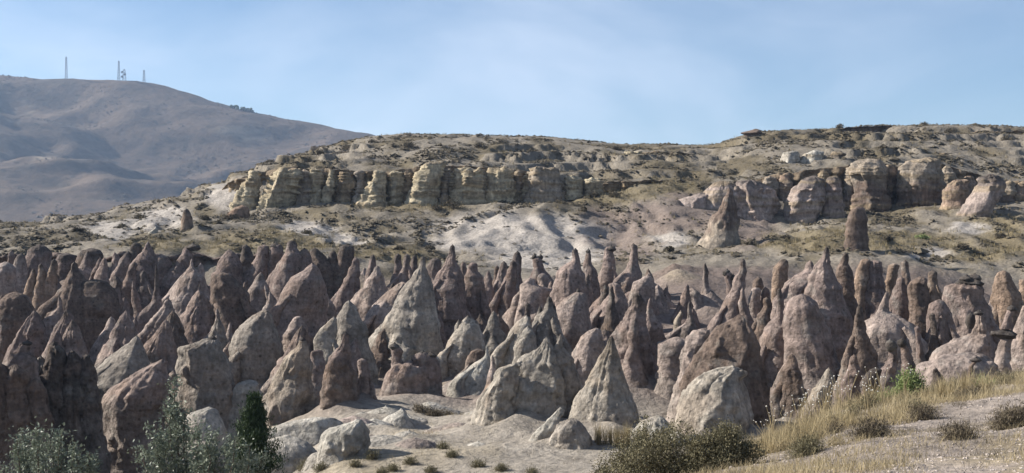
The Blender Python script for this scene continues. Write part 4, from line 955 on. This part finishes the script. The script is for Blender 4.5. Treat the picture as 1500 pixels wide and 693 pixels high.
hc = np.array([0.084, 0.059, 0.040])[None] * (1 + 0.30 * n1[:, None] + 0.35 * n2[:, None])
dw = sstep(0.05, 0.4, n2 + 0.5 * n1)[:, None] * 0.6
hc = hc * (1 - dw) + np.array([0.030, 0.025, 0.018]) * dw
hpx = CX + FPX * HP[:, 0] / HP[:, 1]; hpy = CY - FPX * (HP[:, 2] - CAMZ) / HP[:, 1]
pb = patch(hpx + 14 * n2, hpy + 6 * n1, [(352, 192, 34, 8), (372, 205, 20, 4), (62, 232, 12, 2)], 0.5)[:, None] * 0.8
hc = hc * (1 - pb) + np.array([0.20, 0.165, 0.12]) * pb
# a dirt track worn along the spur
tr_px = np.interp(hpy, [125, 140, 158, 168, 174, 182, 195, 215], [16, 30, 46, 46, 24, 8, 22, 36])
tk = (1 - sstep(0.6, 1.8, np.abs(hpx - tr_px)))[:, None] * ((hpy > 122) & (hpy < 216))[:, None] * 0.7 * (HP[:, 1] < YR)[:, None]
hc = hc * (1 - tk) + np.array([0.16, 0.125, 0.085]) * tk
gi = np.arange(len(HP)).reshape(HX.shape)
q = np.stack([gi[:-1, :-1], gi[:-1, 1:], gi[1:, 1:], gi[1:, :-1]], -1).reshape(-1, 4)
tag(link('far_hill', mesh_np('far_hill', HP, q, None, hc), M_FAR), kind='structure')
rh = np.random.default_rng(91)
n = 60000; jx = rh.integers(0, len(hx) - 1, n); iy = rh.integers(20, int(len(hy) * 0.5), n)
tx, ty = rh.uniform(0, 1, n), rh.uniform(0, 1, n)
Hg = HP[:, 2].reshape(HX.shape)
z_ = Hg[iy, jx] * (1 - tx) * (1 - ty) + Hg[iy, jx + 1] * tx * (1 - ty) + Hg[iy + 1, jx] * (1 - tx) * ty + Hg[iy + 1, jx + 1] * tx * ty
HS = np.stack([hx[jx] + tx * (hx[1] - hx[0]), hy[iy] + ty * (hy[1] - hy[0]), z_], 1)
lap = (_smooth(_smooth(Hg, 9, 0), 9, 1) - Hg)[iy, jx]
k_ = (rh.uniform(0, 1, n) < sstep(-0.1, 0.5, fbm(HS / 120 + 7, 3) + 0.03 * lap)) & (HS[:, 0] / HS[:, 1] * FPX + CX < 640) & (HS[:, 0] / HS[:, 1] * FPX + CX > -120)
HILL_SCRUB = HS[k_]
# wide plain beyond and around, out to the horizon
vv = []
th = np.linspace(0, 2 * np.pi, 65)[:-1]
for r in (1300, 2400, 3600, 5000):
    vv.append(np.stack([r * np.sin(th), 400 + r * np.cos(th), np.full(64, -45.0 - (r == 1300) * 20)], 1))
vv = np.concatenate(vv); gi = np.arange(256).reshape(4, 64); gn = np.roll(gi, -1, 1)
q = np.stack([gi[:-1], gn[:-1], gn[1:], gi[1:]], -1).reshape(-1, 4)
tag(link('plain', mesh_np('plain', vv, q, None, np.tile([[0.085, 0.066, 0.048]], (256, 1))), M_FAR), kind='structure')

def hill_z(X, Y):
    i = np.argmin(np.abs(hy - Y)); j = np.argmin(np.abs(hx - X))
    return HP[i * len(hx) + j, 2]

def tube(pts, rad, n=6):
    pts = np.asarray(pts, float); rad = np.asarray(rad, float) * np.ones(len(pts))
    tg = np.gradient(pts, axis=0); tg /= np.linalg.norm(tg, axis=1, keepdims=True) + 1e-9
    ref = np.where(np.abs(tg[:, 2:3]) > 0.9, np.array([[1., 0, 0]]), np.array([[0, 0, 1.]]))
    a = np.cross(tg, ref); a /= np.linalg.norm(a, axis=1, keepdims=True) + 1e-9
    b = np.cross(tg, a)
    th = np.linspace(0, 2 * np.pi, n, endpoint=False)
    V = pts[:, None] + rad[:, None, None] * (a[:, None] * np.cos(th)[None, :, None] + b[:, None] * np.sin(th)[None, :, None])
    gi = np.arange(len(pts) * n).reshape(len(pts), n); gn = np.roll(gi, -1, 1)
    q = np.stack([gi[:-1], gi[1:], gn[1:], gn[:-1]], -1).reshape(-1, 4)
    return V.reshape(-1, 3), q

def cat_q(lst):
    V, Q, n = [], [], 0
    for v, q in lst:
        V.append(v); Q.append(q + n); n += len(v)
    return np.concatenate(V), np.concatenate(Q)

def mast(label, pxx, top, dishes=0, wide=1.0):
    X = wx(pxx, YR); zb = hill_z(X, YR) - 1.5; zt = wz(top, YR); h = zt - zb
    root = bpy.data.objects.new('radio_mast', None); COL.objects.link(root); root.location = (X, YR, zb)
    tag(root, label, 'mast', 'radio masts on the far ridge')
    w0, w1 = 2.1 * wide, 1.0 * wide
    for sx, sy in ((-1, -1), (1, -1), (1, 1), (-1, 1)):
        v, q = tube([(sx * w0, sy * w0, 0), (sx * w1, sy * w1, h)], 0.26, 5)
        link('leg', mesh_np('leg', v, q), M_STEEL, parent=root)
    br = []; k = max(int(h / 5), 3)
    for i in range(k):
        a, b = i / k, (i + 1) / k
        wa, wb = w0 + (w1 - w0) * a, w0 + (w1 - w0) * b
        c4 = [(-1, -1), (1, -1), (1, 1), (-1, 1)]
        for j in range(4):
            p, r = c4[j], c4[(j + 1) % 4]
            br.append(tube([(p[0] * wa, p[1] * wa, h * a), (r[0] * wb, r[1] * wb, h * b)], 0.16, 4))
            br.append(tube([(p[0] * wb, p[1] * wb, h * b), (r[0] * wb, r[1] * wb, h * b)], 0.16, 4))
    v, q = cat_q(br); link('bracing', mesh_np('bracing', v, q), M_STEEL, parent=root)
    v, q = tube([(0, 0, h * 0.96), (0, 0, h * 1.08)], 0.25, 5); link('antenna', mesh_np('antenna', v, q), M_STEEL, parent=root)
    for i in range(dishes):
        zz = h * (0.35 + 0.2 * i)
        v, q = tube([(w0 * (1 if i % 2 else -1) * 0.9, -w0 - 0.4, zz), (w0 * (1 if i % 2 else -1) * 0.9, -w0 - 1.2, zz), (w0 * (1 if i % 2 else -1) * 0.9, -w0 - 1.5, zz)], [0.4, 2.2, 2.3], 12)
        link('dish', mesh_np('dish', v, q), M_STEEL, parent=root)
mast('tallest lattice radio mast standing apart on the far hill', 97, 84)
mast('tall lattice mast beside the short dish tower on the far hill', 174, 90)
mast('short wide tower with dishes on the far hill', 182, 102, 3, 1.5)
mast('short slim lattice mast at the falling end of the hilltop', 211, 103)

# ------------------------------------------------------------------ plants
ICO = None
def ico():
    global ICO
    if ICO is None:
        p = (1 + 5 ** .5) / 2
        v = np.array([(-1, p, 0), (1, p, 0), (-1, -p, 0), (1, -p, 0), (0, -1, p), (0, 1, p), (0, -1, -p), (0, 1, -p), (p, 0, -1), (p, 0, 1), (-p, 0, -1), (-p, 0, 1)], float)
        f = np.array([(0, 11, 5), (0, 5, 1), (0, 1, 7), (0, 7, 10), (0, 10, 11), (1, 5, 9), (5, 11, 4), (11, 10, 2), (10, 7, 6), (7, 1, 8), (3, 9, 4), (3, 4, 2), (3, 2, 6), (3, 6, 8), (3, 8, 9), (4, 9, 5), (2, 4, 11), (6, 2, 10), (8, 6, 7), (9, 8, 1)])
        ICO = v / np.linalg.norm(v[0]), f
    return ICO

OCT = (np.array([(1, 0, 0), (0, 1, 0), (-1, 0, 0), (0, -1, 0), (0, 0, 1), (0.15, 0.1, -0.6), (.72, .72, .35), (-.72, .72, .3), (-.72, -.72, .35), (.72, -.72, .3)], float),
       np.array([(0, 6, 4), (6, 1, 4), (1, 7, 4), (7, 2, 4), (2, 8, 4), (8, 3, 4), (3, 9, 4), (9, 0, 4)]))
def lumps(pos, size, flat, rng, low=False):
    v, f = OCT if low else ico(); n = len(pos); nv = len(v)
    V = v[None] * (1 + rng.uniform(-0.4, 0.35, (n, nv, 1)))
    a = rng.uniform(0, 6.28, n)
    c, s = np.cos(a)[:, None], np.sin(a)[:, None]
    V = np.stack([V[..., 0] * c - V[..., 1] * s, V[..., 0] * s + V[..., 1] * c, V[..., 2] * flat[:, None]], -1) * size[:, None, None]
    V = V + pos[:, None]
    F = f[None] + (np.arange(n) * nv)[:, None, None]
    return V.reshape(-1, 3), F.reshape(-1, 3)

def blades(pos, h, wid, lean, rng, per, wf=0.008):
    """spiky grass: per blades at each position"""
    n = len(pos) * per
    p = np.repeat(pos, per, 0) + np.concatenate([rng.normal(0, 1, (n, 2)) * np.repeat(wid, per)[:, None], np.zeros((n, 1))], 1)
    hh = np.repeat(h, per) * rng.uniform(0.45, 1.15, n)
    a = rng.uniform(0, 6.28, n); l = np.abs(rng.normal(0, lean, n)) * hh
    tip = p + np.stack([np.cos(a) * l, np.sin(a) * l, hh], 1)
    b = rng.uniform(0, 6.28, n); bw = np.repeat(h, per) * wf + 0.002
    e = np.stack([np.cos(b) * bw, np.sin(b) * bw, 0 * b], 1)
    midp = p * 0.45 + tip * 0.55 + np.array([0, 0, 1]) * (hh * 0.08)[:, None]
    V = np.stack([p - e, p + e, midp + e * .7, midp - e * .7, tip], 1)
    i = np.arange(n)[:, None] * 5
    return V.reshape(-1, 3), i + np.array([[0, 1, 2, 3]]), i + np.array([[3, 2, 4]])

n = len(HILL_SCRUB); V, F = lumps(HILL_SCRUB, 1.0 + 3.0 * rh.beta(1.2, 4, n), rh.uniform(0.5, 0.9, n), rh, True)
tag(link('hill_scrub', mesh_np('hill_scrub', V, None, F, None, False), M_SCRUB), 'dark scrub dotting the far hill', 'scrub', kind='stuff')
# low scrub and straw on the far slope: nobody could count it
rs = np.random.default_rng(31)
N = 150000
sy = rs.uniform(148, 292, N); sp = rs.uniform(-140, 1640, N); sx = wx(sp, sy)
sz = ground(sx, sy)
SP = np.stack([sx, sy, sz], 1)
px, py, w3, mb, mp, ms = ground_masks(SP)
dens = sstep(-0.05, 0.40, fbm(SP / 9 + 60, 4, 0.65) + 0.45 * pn(SP / 2.2)) * 1.5 * (1 - 0.93 * mb) * (1 - 0.75 * mp) * (1 - 0.6 * ms)
gb, _ = ground_base(sx, sy); gb2, _ = ground_base(sx, sy - 1.0)
dens *= (gb - gb2 < 0.75)
keep = rs.uniform(0, 1, N) < dens * 0.62
S = SP[keep]; n = len(S)
siz = 0.16 + 0.40 * rs.beta(1.2, 4.5, n) * (1 + (rs.uniform(0, 1, n) < .08) * 1.6)
V, F = lumps(S + np.array([0, 0, 0.08]), siz, rs.uniform(0.45, 0.8, n), rs, True)
tag(link('scrub', mesh_np('scrub', V, None, F, None, False), M_SCRUB), 'low grey-green scrub dotting the far slope', 'scrub', kind='stuff')
keep = rs.uniform(0, 1, N) < (0.10 + 0.75 * ms) * (1 - mb) * (1 - 0.7 * mp) * 0.18 * (gb - gb2 < 0.75)
S = SP[keep]; n = len(S)
V, Q, T = blades(S, rs.uniform(0.25, 0.65, n), rs.uniform(0.10, 0.28, n), 0.35, rs, 8, 0.05)
tag(link('straw_grass', mesh_np('straw_grass', V, Q, T, None, False), M_DRY), 'dry straw grass on the far slope', 'grass', kind='stuff')

def leaves(cent, n, spread, size, rng, aspect=0.45, up=0.3):
    """n leaf quads round each centre"""
    m = len(cent) * n
    c = np.repeat(cent, n, 0) + rng.normal(0, 1, (m, 3)) * np.repeat(np.broadcast_to(spread, (len(cent),)), n)[:, None]
    d = rng.normal(0, 1, (m, 3)); d[:, 2] += up; d /= np.linalg.norm(d, axis=1, keepdims=True)
    e = np.cross(d, rng.normal(0, 1, (m, 3))); e /= np.linalg.norm(e, axis=1, keepdims=True)
    L = (size * rng.uniform(0.6, 1.3, m))[:, None]
    V = np.stack([c, c + d * L * .5 + e * L * aspect * .5, c + d * L, c + d * L * .5 - e * L * aspect * .5], 1)
    return V.reshape(-1, 3), np.arange(m)[:, None] * 4 + np.arange(4)[None]

def hill_bush(label, pxx, Y, wpx, hpx, mat=M_SCRUB, group='bushes on the far slope'):
    X = wx(pxx, Y); gz = float(ground(np.array([X]), np.array([Y]))[0])
    w, h = wpx * Y / FPX, hpx * Y / FPX
    rng = np.random.default_rng(int(pxx * 7 + Y))
    root = bpy.data.objects.new('hillside_bush', None); COL.objects.link(root); root.location = (X, Y, gz - 0.05)
    tag(root, label, 'bush', group)
    k = 26
    d = rng.normal(0, 1, (k, 3)); d /= np.linalg.norm(d, axis=1, keepdims=True); d[:, 2] = np.abs(d[:, 2])
    cpts = d * np.array([w, w, h * 0.85]) * rng.uniform(0.35, 0.95, (k, 1)) + np.array([0, 0, h * 0.1])
    V, Q = leaves(cpts, 34, w * 0.17, 0.20, rng, 0.6, 0.3)
    link('foliage', mesh_np('foliage', V, Q, None, None, False), mat, parent=root)
    st = [tube([(0, 0, 0), (cc[0] * .5, cc[1] * .5, cc[2] * .55), tuple(cc)], [0.06, 0.04, 0.02], 4) for cc in cpts[:7]]
    v, q = cat_q(st); link('stems', mesh_np('stems', v, q), M_BARK, parent=root)
HB = 'rounded grey-green bush on the far slope'
hill_bush('big dark bush at the foot of the thick cream buttress', 664, 201, 17, 15)
hill_bush('dark bush beside the big one at the cliff foot', 640, 200, 9, 8)
hill_bush('small tree-like bush standing up on the high skyline', 1230, 266, 6, 9, group=None)
hill_bush('second bush on the high skyline above the dark rock crust', 1353, 270, 6, 7, group=None)
hill_bush('grey bush at the foot of the dark brown wedge of rock', 338, 193, 14, 11)
hill_bush('bright green bush low on the grassy slope beside the standing stone', 1350, 172, 10, 6, M_GREENLEAF, None)
for a in [(205,205,11,7),(178,182,8,6),(115,170,9,7),(60,176,8,6),(140,165,9,6),(395,238,9,6),(510,246,14,7),(598,235,10,7),(470,232,8,6),(545,250,8,5),(700,240,9,6),(780,240,8,6),(855,192,7,6),(900,202,10,8),(870,203,9,8),(905,250,8,6),
          (1150,170,8,6),(1300,165,9,6),(1410,160,9,6),(1465,172,9,7),(1310,236,9,6),(1390,248,10,9),(1240,240,8,5),(1100,162,8,6),(585,162,9,6),(630,165,8,6),(450,172,8,6),(820,196,10,7),(30,166,8,6),(300,190,9,7),(1440,196,9,6),(1330,190,8,6),(1030,172,9,6),(980,160,8,6),(1475,245,12,7),(320,176,9,6)]:
    hill_bush(HB, *a)

def silver_tree(label, base_px, Y, tips, nleaf, rng, name='silver_leaved_tree'):
    X = wx(base_px, Y); gz = float(ground(np.array([X]), np.array([Y]))[0])
    root = bpy.data.objects.new(name, None); COL.objects.link(root); root.location = (X, Y, gz - 0.1)
    tag(root, label, 'tree')
    fork = np.array([0.1, 0, 1.3]); cents = []; sp = []
    v, q = tube([(0, 0, 0), (0.04, 0, .6), tuple(fork)], [0.20, 0.16, 0.13], 10); link('trunk', mesh_np('trunk', v, q), M_BARK, parent=root)
    for (tx, ty, r) in tips:
        dy = rng.uniform(-1.3, 1.3); tip = np.array([wx(tx, Y + dy) - X, dy, wz(ty, Y + dy) - gz + 0.1])
        t = np.linspace(0, 1, 12)[:, None]
        bow = np.array([tip[0] * .55, tip[1] * .55, tip[2] * 0.35 + .6])
        pts = (1 - t) ** 2 * fork + 2 * t * (1 - t) * bow + t ** 2 * tip + rng.normal(0, 0.035, (12, 3)) * (t > 0)
        v, q = tube(pts, np.linspace(0.085, 0.008, 12), 6); link('limb', mesh_np('limb', v, q), M_BARK, parent=root)
        H = tip[2] - fork[2]
        for k in range(int(16 + H * 19)):
            s = rng.uniform(0.18, 1.0) ** 0.85
            c0 = (1 - s) ** 2 * fork + 2 * s * (1 - s) * bow + s ** 2 * tip
            rr = r * (1.15 - 0.85 * s)
            o = rng.normal(0, 1, 3); o /= np.linalg.norm(o)
            o = o * rr * rng.uniform(0.1, 1.0); o[2] = abs(o[2]) * 0.9
            cents.append(c0 + o); sp.append(0.07 + 0.06 * rng.uniform())
    cents = np.array(cents)
    V, Q = leaves(cents, nleaf, np.array(sp), 0.125, rng, 0.42, 0.5)
    link('crown', mesh_np('crown', V, Q, None, None, False), M_SILVER, parent=root)
rt = np.random.default_rng(77)
silver_tree('tall silver-leaved tree with one upright leader before the overhanging boulder', 285, 37, [(254,556,.55),(247,590,.6),(268,600,.6),(226,622,.6),(290,622,.65),(318,632,.65),(305,645,.8),(344,640,.6),(368,652,.6),(206,655,.7),(386,664,.6),(240,640,.9),(275,640,.9),(330,660,.9),(225,670,.9),(262,670,1.0),(300,675,1.0),(360,678,.8)], 13, rt)
silver_tree('shorter silver-leaved tree with ragged top before the dark rock block', 72, 36, [(54,626,.5),(22,640,.5),(36,633,.5),(76,645,.55),(90,633,.35),(110,657,.5),(136,661,.4),(130,676,.6),(60,655,.8),(30,662,.8),(90,668,.8),(5,680,.6),(112,682,.7)], 12, rt)

def juniper():
    Y = 45.0; X = wx(373, Y); gz = float(ground(np.array([X]), np.array([Y]))[0])
    root = bpy.data.objects.new('juniper_tree', None); COL.objects.link(root); root.location = (X, Y, gz)
    tag(root, 'dark green conical juniper beside the pink-headed cone', 'tree')
    top = wz(584, Y) - gz
    v, q = tube([(0, 0, 0), (0.02, 0, top * .5), (0, 0, top * .95)], [0.16, 0.10, 0.02], 8); link('trunk', mesh_np('trunk', v, q), M_BARK, parent=root)
    rng = np.random.default_rng(9); cc = []; dirs = []
    for k in range(1500):
        t = rng.uniform(0.0, 1) ** 1.3
        z = top * (1 - t * 0.93); r = (0.05 + 1.45 * min(t * 1.5, 1) ** 0.85) * (0.85 + 0.3 * math.sin(k * 1.7 + z * 3))
        a = rng.uniform(0, 6.28); rr = r * rng.uniform(0.35, 1.0) * (0.72 + 0.45 * math.sin(3 * a + z * 2.1) * math.sin(5 * a - z * 3.3 + 1) + 0.2)
        cc.append((rr * math.cos(a), rr * math.sin(a), z + rr * 0.15)); dirs.append(a)
    V, Q = leaves(np.array(cc), 26, 0.085, 0.13, rng, 0.25, 1.6)
    link('crown', mesh_np('crown', V, Q, None, None, False), M_DARKLEAF, parent=root)
juniper()

def bush(label, pxx, Y, wpx, hpx, mat, leaf, n_cl, per, name='thorn_bush', cat='bush', group=None, up=0.6, asp=0.35, flat=1.0, sp=0.10):
    X = wx(pxx, Y); gz = float(ground(np.array([X]), np.array([Y]))[0])
    w, h = wpx * Y / FPX, hpx * Y / FPX
    rng = np.random.default_rng(int(pxx * 3 + Y * 11))
    root = bpy.data.objects.new(name, None); COL.objects.link(root); root.location = (X, Y, gz - 0.03)
    tag(root, label, cat, group)
    d = rng.normal(0, 1, (n_cl, 3)); d[:, 2] = np.abs(d[:, 2]) * 1.1; d /= np.linalg.norm(d, axis=1, keepdims=True)
    lob = 0.78 + 0.32 * pn(d * 2.2 + pxx)
    rad = (rng.uniform(0.15, 1, n_cl) ** 0.4) * lob
    cpts = d * np.array([w, w * 0.8, h]) * rad[:, None]
    cpts[:, 2] = np.maximum(cpts[:, 2], 0.03)
    gzs = ground(X + cpts[:, 0], Y + cpts[:, 1]) - gz
    cpts[:, 2] += gzs
    V, Q = leaves(cpts, per, sp, leaf, rng, asp, up)
    link('foliage', mesh_np('foliage', V, Q, None, None, False), mat, parent=root)
    st = []
    for cc in cpts[:: max(1, n_cl // 40)]:
        st.append(tube([(cc[0] * .1, cc[1] * .1, 0), (cc[0] * .55, cc[1] * .55, cc[2] * .6), tuple(cc)], [0.014, 0.010, 0.004], 4))
    v, q = cat_q(st); link('stems', mesh_np('stems', v, q), M_BARK, parent=root)
# foreground bushes
bush('big round olive-drab thorn bush at the edge of the grassy slope', 1047, 21, 78, 80, M_BUSHLEAF, 0.048, 1000, 30, sp=0.065)
bush('low spreading thorn bush running down from the big round one', 922, 21.5, 125, 146, M_BUSHLEAF, 0.050, 1500, 30, sp=0.065)
bush('small bright green bush growing by the figure rocks', 1333, 34, 25, 52, M_GREENLEAF, 0.085, 240, 34, name='green_bush')
GT = 'dead brush tufts on the sandy slope'
bush('dark dead brush tuft at the top of the bare sandy patch', 1352, 25.5, 24, 20, M_BROWNTUFT, 0.075, 150, 26, name='dead_brush', group=GT, up=1.4, asp=0.12)
bush('wide dead brush tuft with straw in it on the sandy slope', 1277, 21.5, 32, 22, M_BROWNTUFT, 0.075, 190, 26, name='dead_brush', group=GT, up=1.6, asp=0.12)
bush('flat dead brush tuft below the wide tuft', 1182, 20.5, 26, 20, M_BUSHLEAF, 0.065, 170, 26, name='dead_brush', group=GT, up=1.2, asp=0.14)
bush('round brown brush tuft on the bare sand', 1404, 19.5, 26, 16, M_BROWNTUFT, 0.070, 170, 26, name='dead_brush', group=GT, up=1.4, asp=0.12)
bush('largest dark brush clump on the sandy slope', 1482, 22.5, 34, 34, M_BROWNTUFT, 0.080, 280, 28, name='dead_brush', group=GT, up=1.4, asp=0.12)
bush('dim brush tuft on the rise behind the largest clump', 1420, 30, 22, 14, M_BROWNTUFT, 0.08, 120, 24, name='dead_brush', group=GT, up=1.4, asp=0.12)
bush('tiny yellowish tuft beside the flat dead brush', 1225, 21.2, 14, 11, M_STRAW, 0.060, 80, 22, name='dead_brush', group=GT, up=1.8, asp=0.1)
bush('small grey brush tuft beside the track through the grass', 1222, 24.5, 12, 9, M_BROWNTUFT, 0.07, 70, 22, name='dead_brush', group=GT, up=1.4, asp=0.12)
for k_, a in enumerate([(1120,26,14,16),(1165,28.5,16,18),(1215,27,14,14),(1248,30,18,18),(1272,32,20,20),(1300,33,16,14),(1140,24.5,12,12),(1190,31,14,14),(1325,30,14,12),(1365,36,18,12),(1395,38,18,12),(1440,36,20,14),(1475,34,20,14),(1460,40,20,14),(1490,41,16,12),(1340,27.5,10,8)]):
    bush('olive weed tuft in the straw grass of the near slope', a[0], a[1], a[2], a[3] * 1.25, (M_BUSHLEAF, M_BROWNTUFT, M_GREENLEAF)[k_ % 3 if k_ % 2 else 0], 0.075, 70, 20, name='weed_tuft', cat='weed', group='weed tufts in the straw grass', up=1.6, asp=0.14)
# brush on the pale valley floor
GF = 'small brush tufts on the pale valley floor'
for a in [(545,52,13,10),(520,51,8,6),(470,52,9,6),(445,54,14,9),(575,50,9,6),(600,51,10,6),(650,54,10,6),(662,52,8,6),(430,49,10,6),(632,49.5,8,5),(700,50,12,7),(735,49,9,6),(560,49.5,7,5),(780,48,10,6),(412,50,10,7)]:
    bush('small dark brush tuft on the pale valley floor', a[0], a[1], a[2], a[3] * 1.3, M_BUSHLEAF, 0.09, 60, 20, name='brush_tuft', group=GF, up=1.2, asp=0.2)
for i, a in enumerate([(618,67,20,10),(650,67,18,9),(636,66.5,16,8)]):
    bush('brown brush patch on the crest of the pale tuff swell', a[0], a[1], a[2], a[3], M_BROWNTUFT, 0.12, 70, 22, name='brush_tuft', group='brush on the tuff swell', up=1.2, asp=0.2)

# straw grass: foreground slope and the foot of the rocks
def field(n, px0, px1, y0, y1, h0, h1, per, wid, thr, rng, lean=0.28, mat=M_STRAW, sc=2.5, name='dry_grass', label='dry straw grass', only=None):
    y = rng.uniform(y0, y1, n); p = rng.uniform(px0, px1, n); x = wx(p, y)
    z = ground(x, y); S = np.stack([x, y, z], 1)
    k = fbm(S / sc + 90, 3) > thr
    if only is not None: k &= only(p, y)
    S = S[k]; m = len(S)
    V, Q, T = blades(S, rng.uniform(h0, h1, m), np.full(m, wid), lean, rng, per)
    return V, Q, T
rf = np.random.default_rng(55)
fs = [field(1700, 1085, 1330, 24.5, 38, 0.10, 0.42, 16, 0.16, 0.02, rf, 0.65),
      field(1000, 1090, 1235, 23.5, 31, 0.15, 0.52, 18, 0.14, -0.08, rf, 0.55),
      field(2600, 1240, 1580, 27, 44, 0.10, 0.32, 14, 0.16, 0.06, rf, 0.8),
      field(1300, 1000, 1560, 13.5, 27, 0.04, 0.16, 12, 0.12, 0.15, rf, 1.0),
      field(500, 990, 1330, 15, 19.5, 0.08, 0.22, 16, 0.14, 0.0, rf, 0.8),
      field(900, 600, 880, 40, 47, 0.10, 0.36, 14, 0.16, -0.05, rf, 0.6),
      field(400, 395, 640, 44, 56, 0.10, 0.22, 12, 0.2, 0.05, rf, 0.6),
      field(400, 555, 740, 55, 66, 0.08, 0.20, 12, 0.25, 0.1, rf, 0.6),
      field(150, 190, 420, 38, 42, 0.4, 0.9, 22, 0.25, -0.2, rf, 0.4)]
V, Q, T = [], [], []; n = 0
for v, q, t in fs:
    V.append(v); Q.append(q + n); T.append(t + n); n += len(v)
tag(link('dry_grass', mesh_np('dry_grass', np.concatenate(V), np.concatenate(Q), np.concatenate(T), None, False), M_STRAW), 'straw-yellow dry grass over the near slope', 'grass', kind='stuff')

ws = [field(1500, 1000, 1580, 13.5, 40, 0.05, 0.16, 14, 0.10, 0.05, rf, 1.1, sc=1.4), field(500, 400, 880, 43, 60, 0.08, 0.22, 14, 0.15, 0.12, rf, 1.0, sc=2.0)]
V, Q, T = [], [], []; n = 0
for v, q, t in ws:
    V.append(v); Q.append(q + n); T.append(t + n); n += len(v)
tag(link('withered_weeds', mesh_np('withered_weeds', np.concatenate(V), np.concatenate(Q), np.concatenate(T), None, False), M_BROWNTUFT), 'low withered grey-brown weeds over the near slope', 'weeds', kind='stuff')

def clump(label, pxx, Y, n, h, wid, mat, per=60, group=None):
    X = wx(pxx, Y); gz = float(ground(np.array([X]), np.array([Y]))[0]); rng = np.random.default_rng(int(pxx + Y))
    pos = np.stack([rng.normal(0, wid, n), rng.normal(0, wid * .6, n), np.zeros(n)], 1)
    pos[:, 2] = ground(X + pos[:, 0], Y + pos[:, 1]) - gz
    V, Q, T = blades(pos, rng.uniform(0.7, 1.1, n) * h, np.full(n, 0.06), 0.3, rng, per)
    return tag(link('grass_clump', mesh_np('grass_clump', V, Q, T, None, False), mat, loc=(X, Y, gz)), label, 'grass', group)
clump('russet dry grass clump at the foot of the pointed two-tone cone', 908, 55, 16, 0.95, 0.6, M_DRY, 55)
clump('brown grass tuft beside the long cream boulder', 985, 58, 8, 0.8, 0.4, M_DRY, 40)
clump('olive-yellow grass clump on the rise behind the sandy patch', 1405, 31, 12, 0.62, 0.45, M_STRAW, 60)

# thistles with pale seed heads standing out of the dry grass
def thistle(pxx, Y, h, k):
    X = wx(pxx, Y); gz = float(ground(np.array([X]), np.array([Y]))[0]); rng = np.random.default_rng(k + 300)
    root = bpy.data.objects.new('thistle', None); COL.objects.link(root); root.location = (X, Y, gz)
    tag(root, 'tall dry thistle stalk with pale seed heads in the straw grass', 'thistle', 'thistles in the dry grass')
    st = []; hd = []
    for j in range(5):
        a = rng.uniform(0, 6.28); r = rng.uniform(0.08, 0.34); zt = h * rng.uniform(0.72, 1.05)
        tip = (r * math.cos(a), r * math.sin(a), zt)
        st.append(tube([(0, 0, 0), (tip[0] * .25, tip[1] * .25, zt * .55), tip], [0.009, 0.007, 0.004], 4)); hd.append(tip)
    v, q = cat_q(st); link('stalk', mesh_np('stalk', v, q), M_STRAW, parent=root)
    for tip in hd:
        v, f = lumps(np.array([tip]), np.array([0.018]), np.array([0.9]), rng)
        link('seed_head', mesh_np('seed_head', v, None, f), M_FLOWER, parent=root)
for k in range(26):
    thistle(rt.uniform(1120, 1300) + (0 if k % 3 else 30), rt.uniform(27, 36), rt.uniform(0.7, 1.15), k)

# pebbles on the sandy slope
rp = np.random.default_rng(66); n = 6000
y = rp.uniform(13, 34, n); x = wx(rp.uniform(1000, 1560, n), y); S = np.stack([x, y, ground(x, y)], 1)
V, F = lumps(S, 0.010 + 0.06 * rp.beta(1, 7, n), rp.uniform(0.5, 0.8, n), rp, True)
cp = np.repeat(np.array([0.36, 0.31, 0.275])[None] * rp.uniform(0.7, 1.2, (n, 1)), 10, 0)
tag(link('pebbles', mesh_np('pebbles', V, None, F, cp, False), M_GROUND), 'loose pebbles on the sandy slope', 'pebbles', kind='stuff')

# dark trees along the far ridge, a wood too far off to count
n = 40; rx = wx(rs.uniform(340, 372, n), YR); S = np.stack([rx, YR + rs.uniform(-25, 5, n), [hill_z(a, YR) + 2 for a in rx]], 1)
V, F = lumps(S, rs.uniform(2.0, 3.6, n), rs.uniform(0.9, 1.4, n), rs)
tag(link('far_wood', mesh_np('far_wood', V, None, F, None, False), M_DARKLEAF), 'line of dark trees on the far ridge', 'trees', kind='stuff')

# ------------------------------------------------------------------ air between here and the hill
def haze(density):
    x0, x1, y0, y1, z0, z1 = -5200, 5200, -4800, 5600, -70, CAMZ + 375
    V = np.array([(a, b, c_) for c_ in (z0, z1) for b in (y0, y1) for a in (x0, x1)], float)
    Q = np.array([(0, 2, 3, 1), (4, 5, 7, 6), (0, 1, 5, 4), (2, 6, 7, 3), (0, 4, 6, 2), (1, 3, 7, 5)])
    m = bpy.data.materials.new('haze air'); m.use_nodes = True; nt = m.node_tree; nt.nodes.clear()
    o = nt.nodes.new('ShaderNodeOutputMaterial'); v = nt.nodes.new('ShaderNodeVolumePrincipled')
    v.inputs['Color'].default_value = (0.50, 0.69, 1.0, 1); v.inputs['Density'].default_value = density
    v.inputs['Anisotropy'].default_value = 0.2
    nt.links.new(v.outputs[0], o.inputs['Volume'])
    tag(link('haze', mesh_np('haze', V, Q, None, None, False), m), 'thin blue haze filling the air', 'haze', kind='stuff')
haze(0.000095)
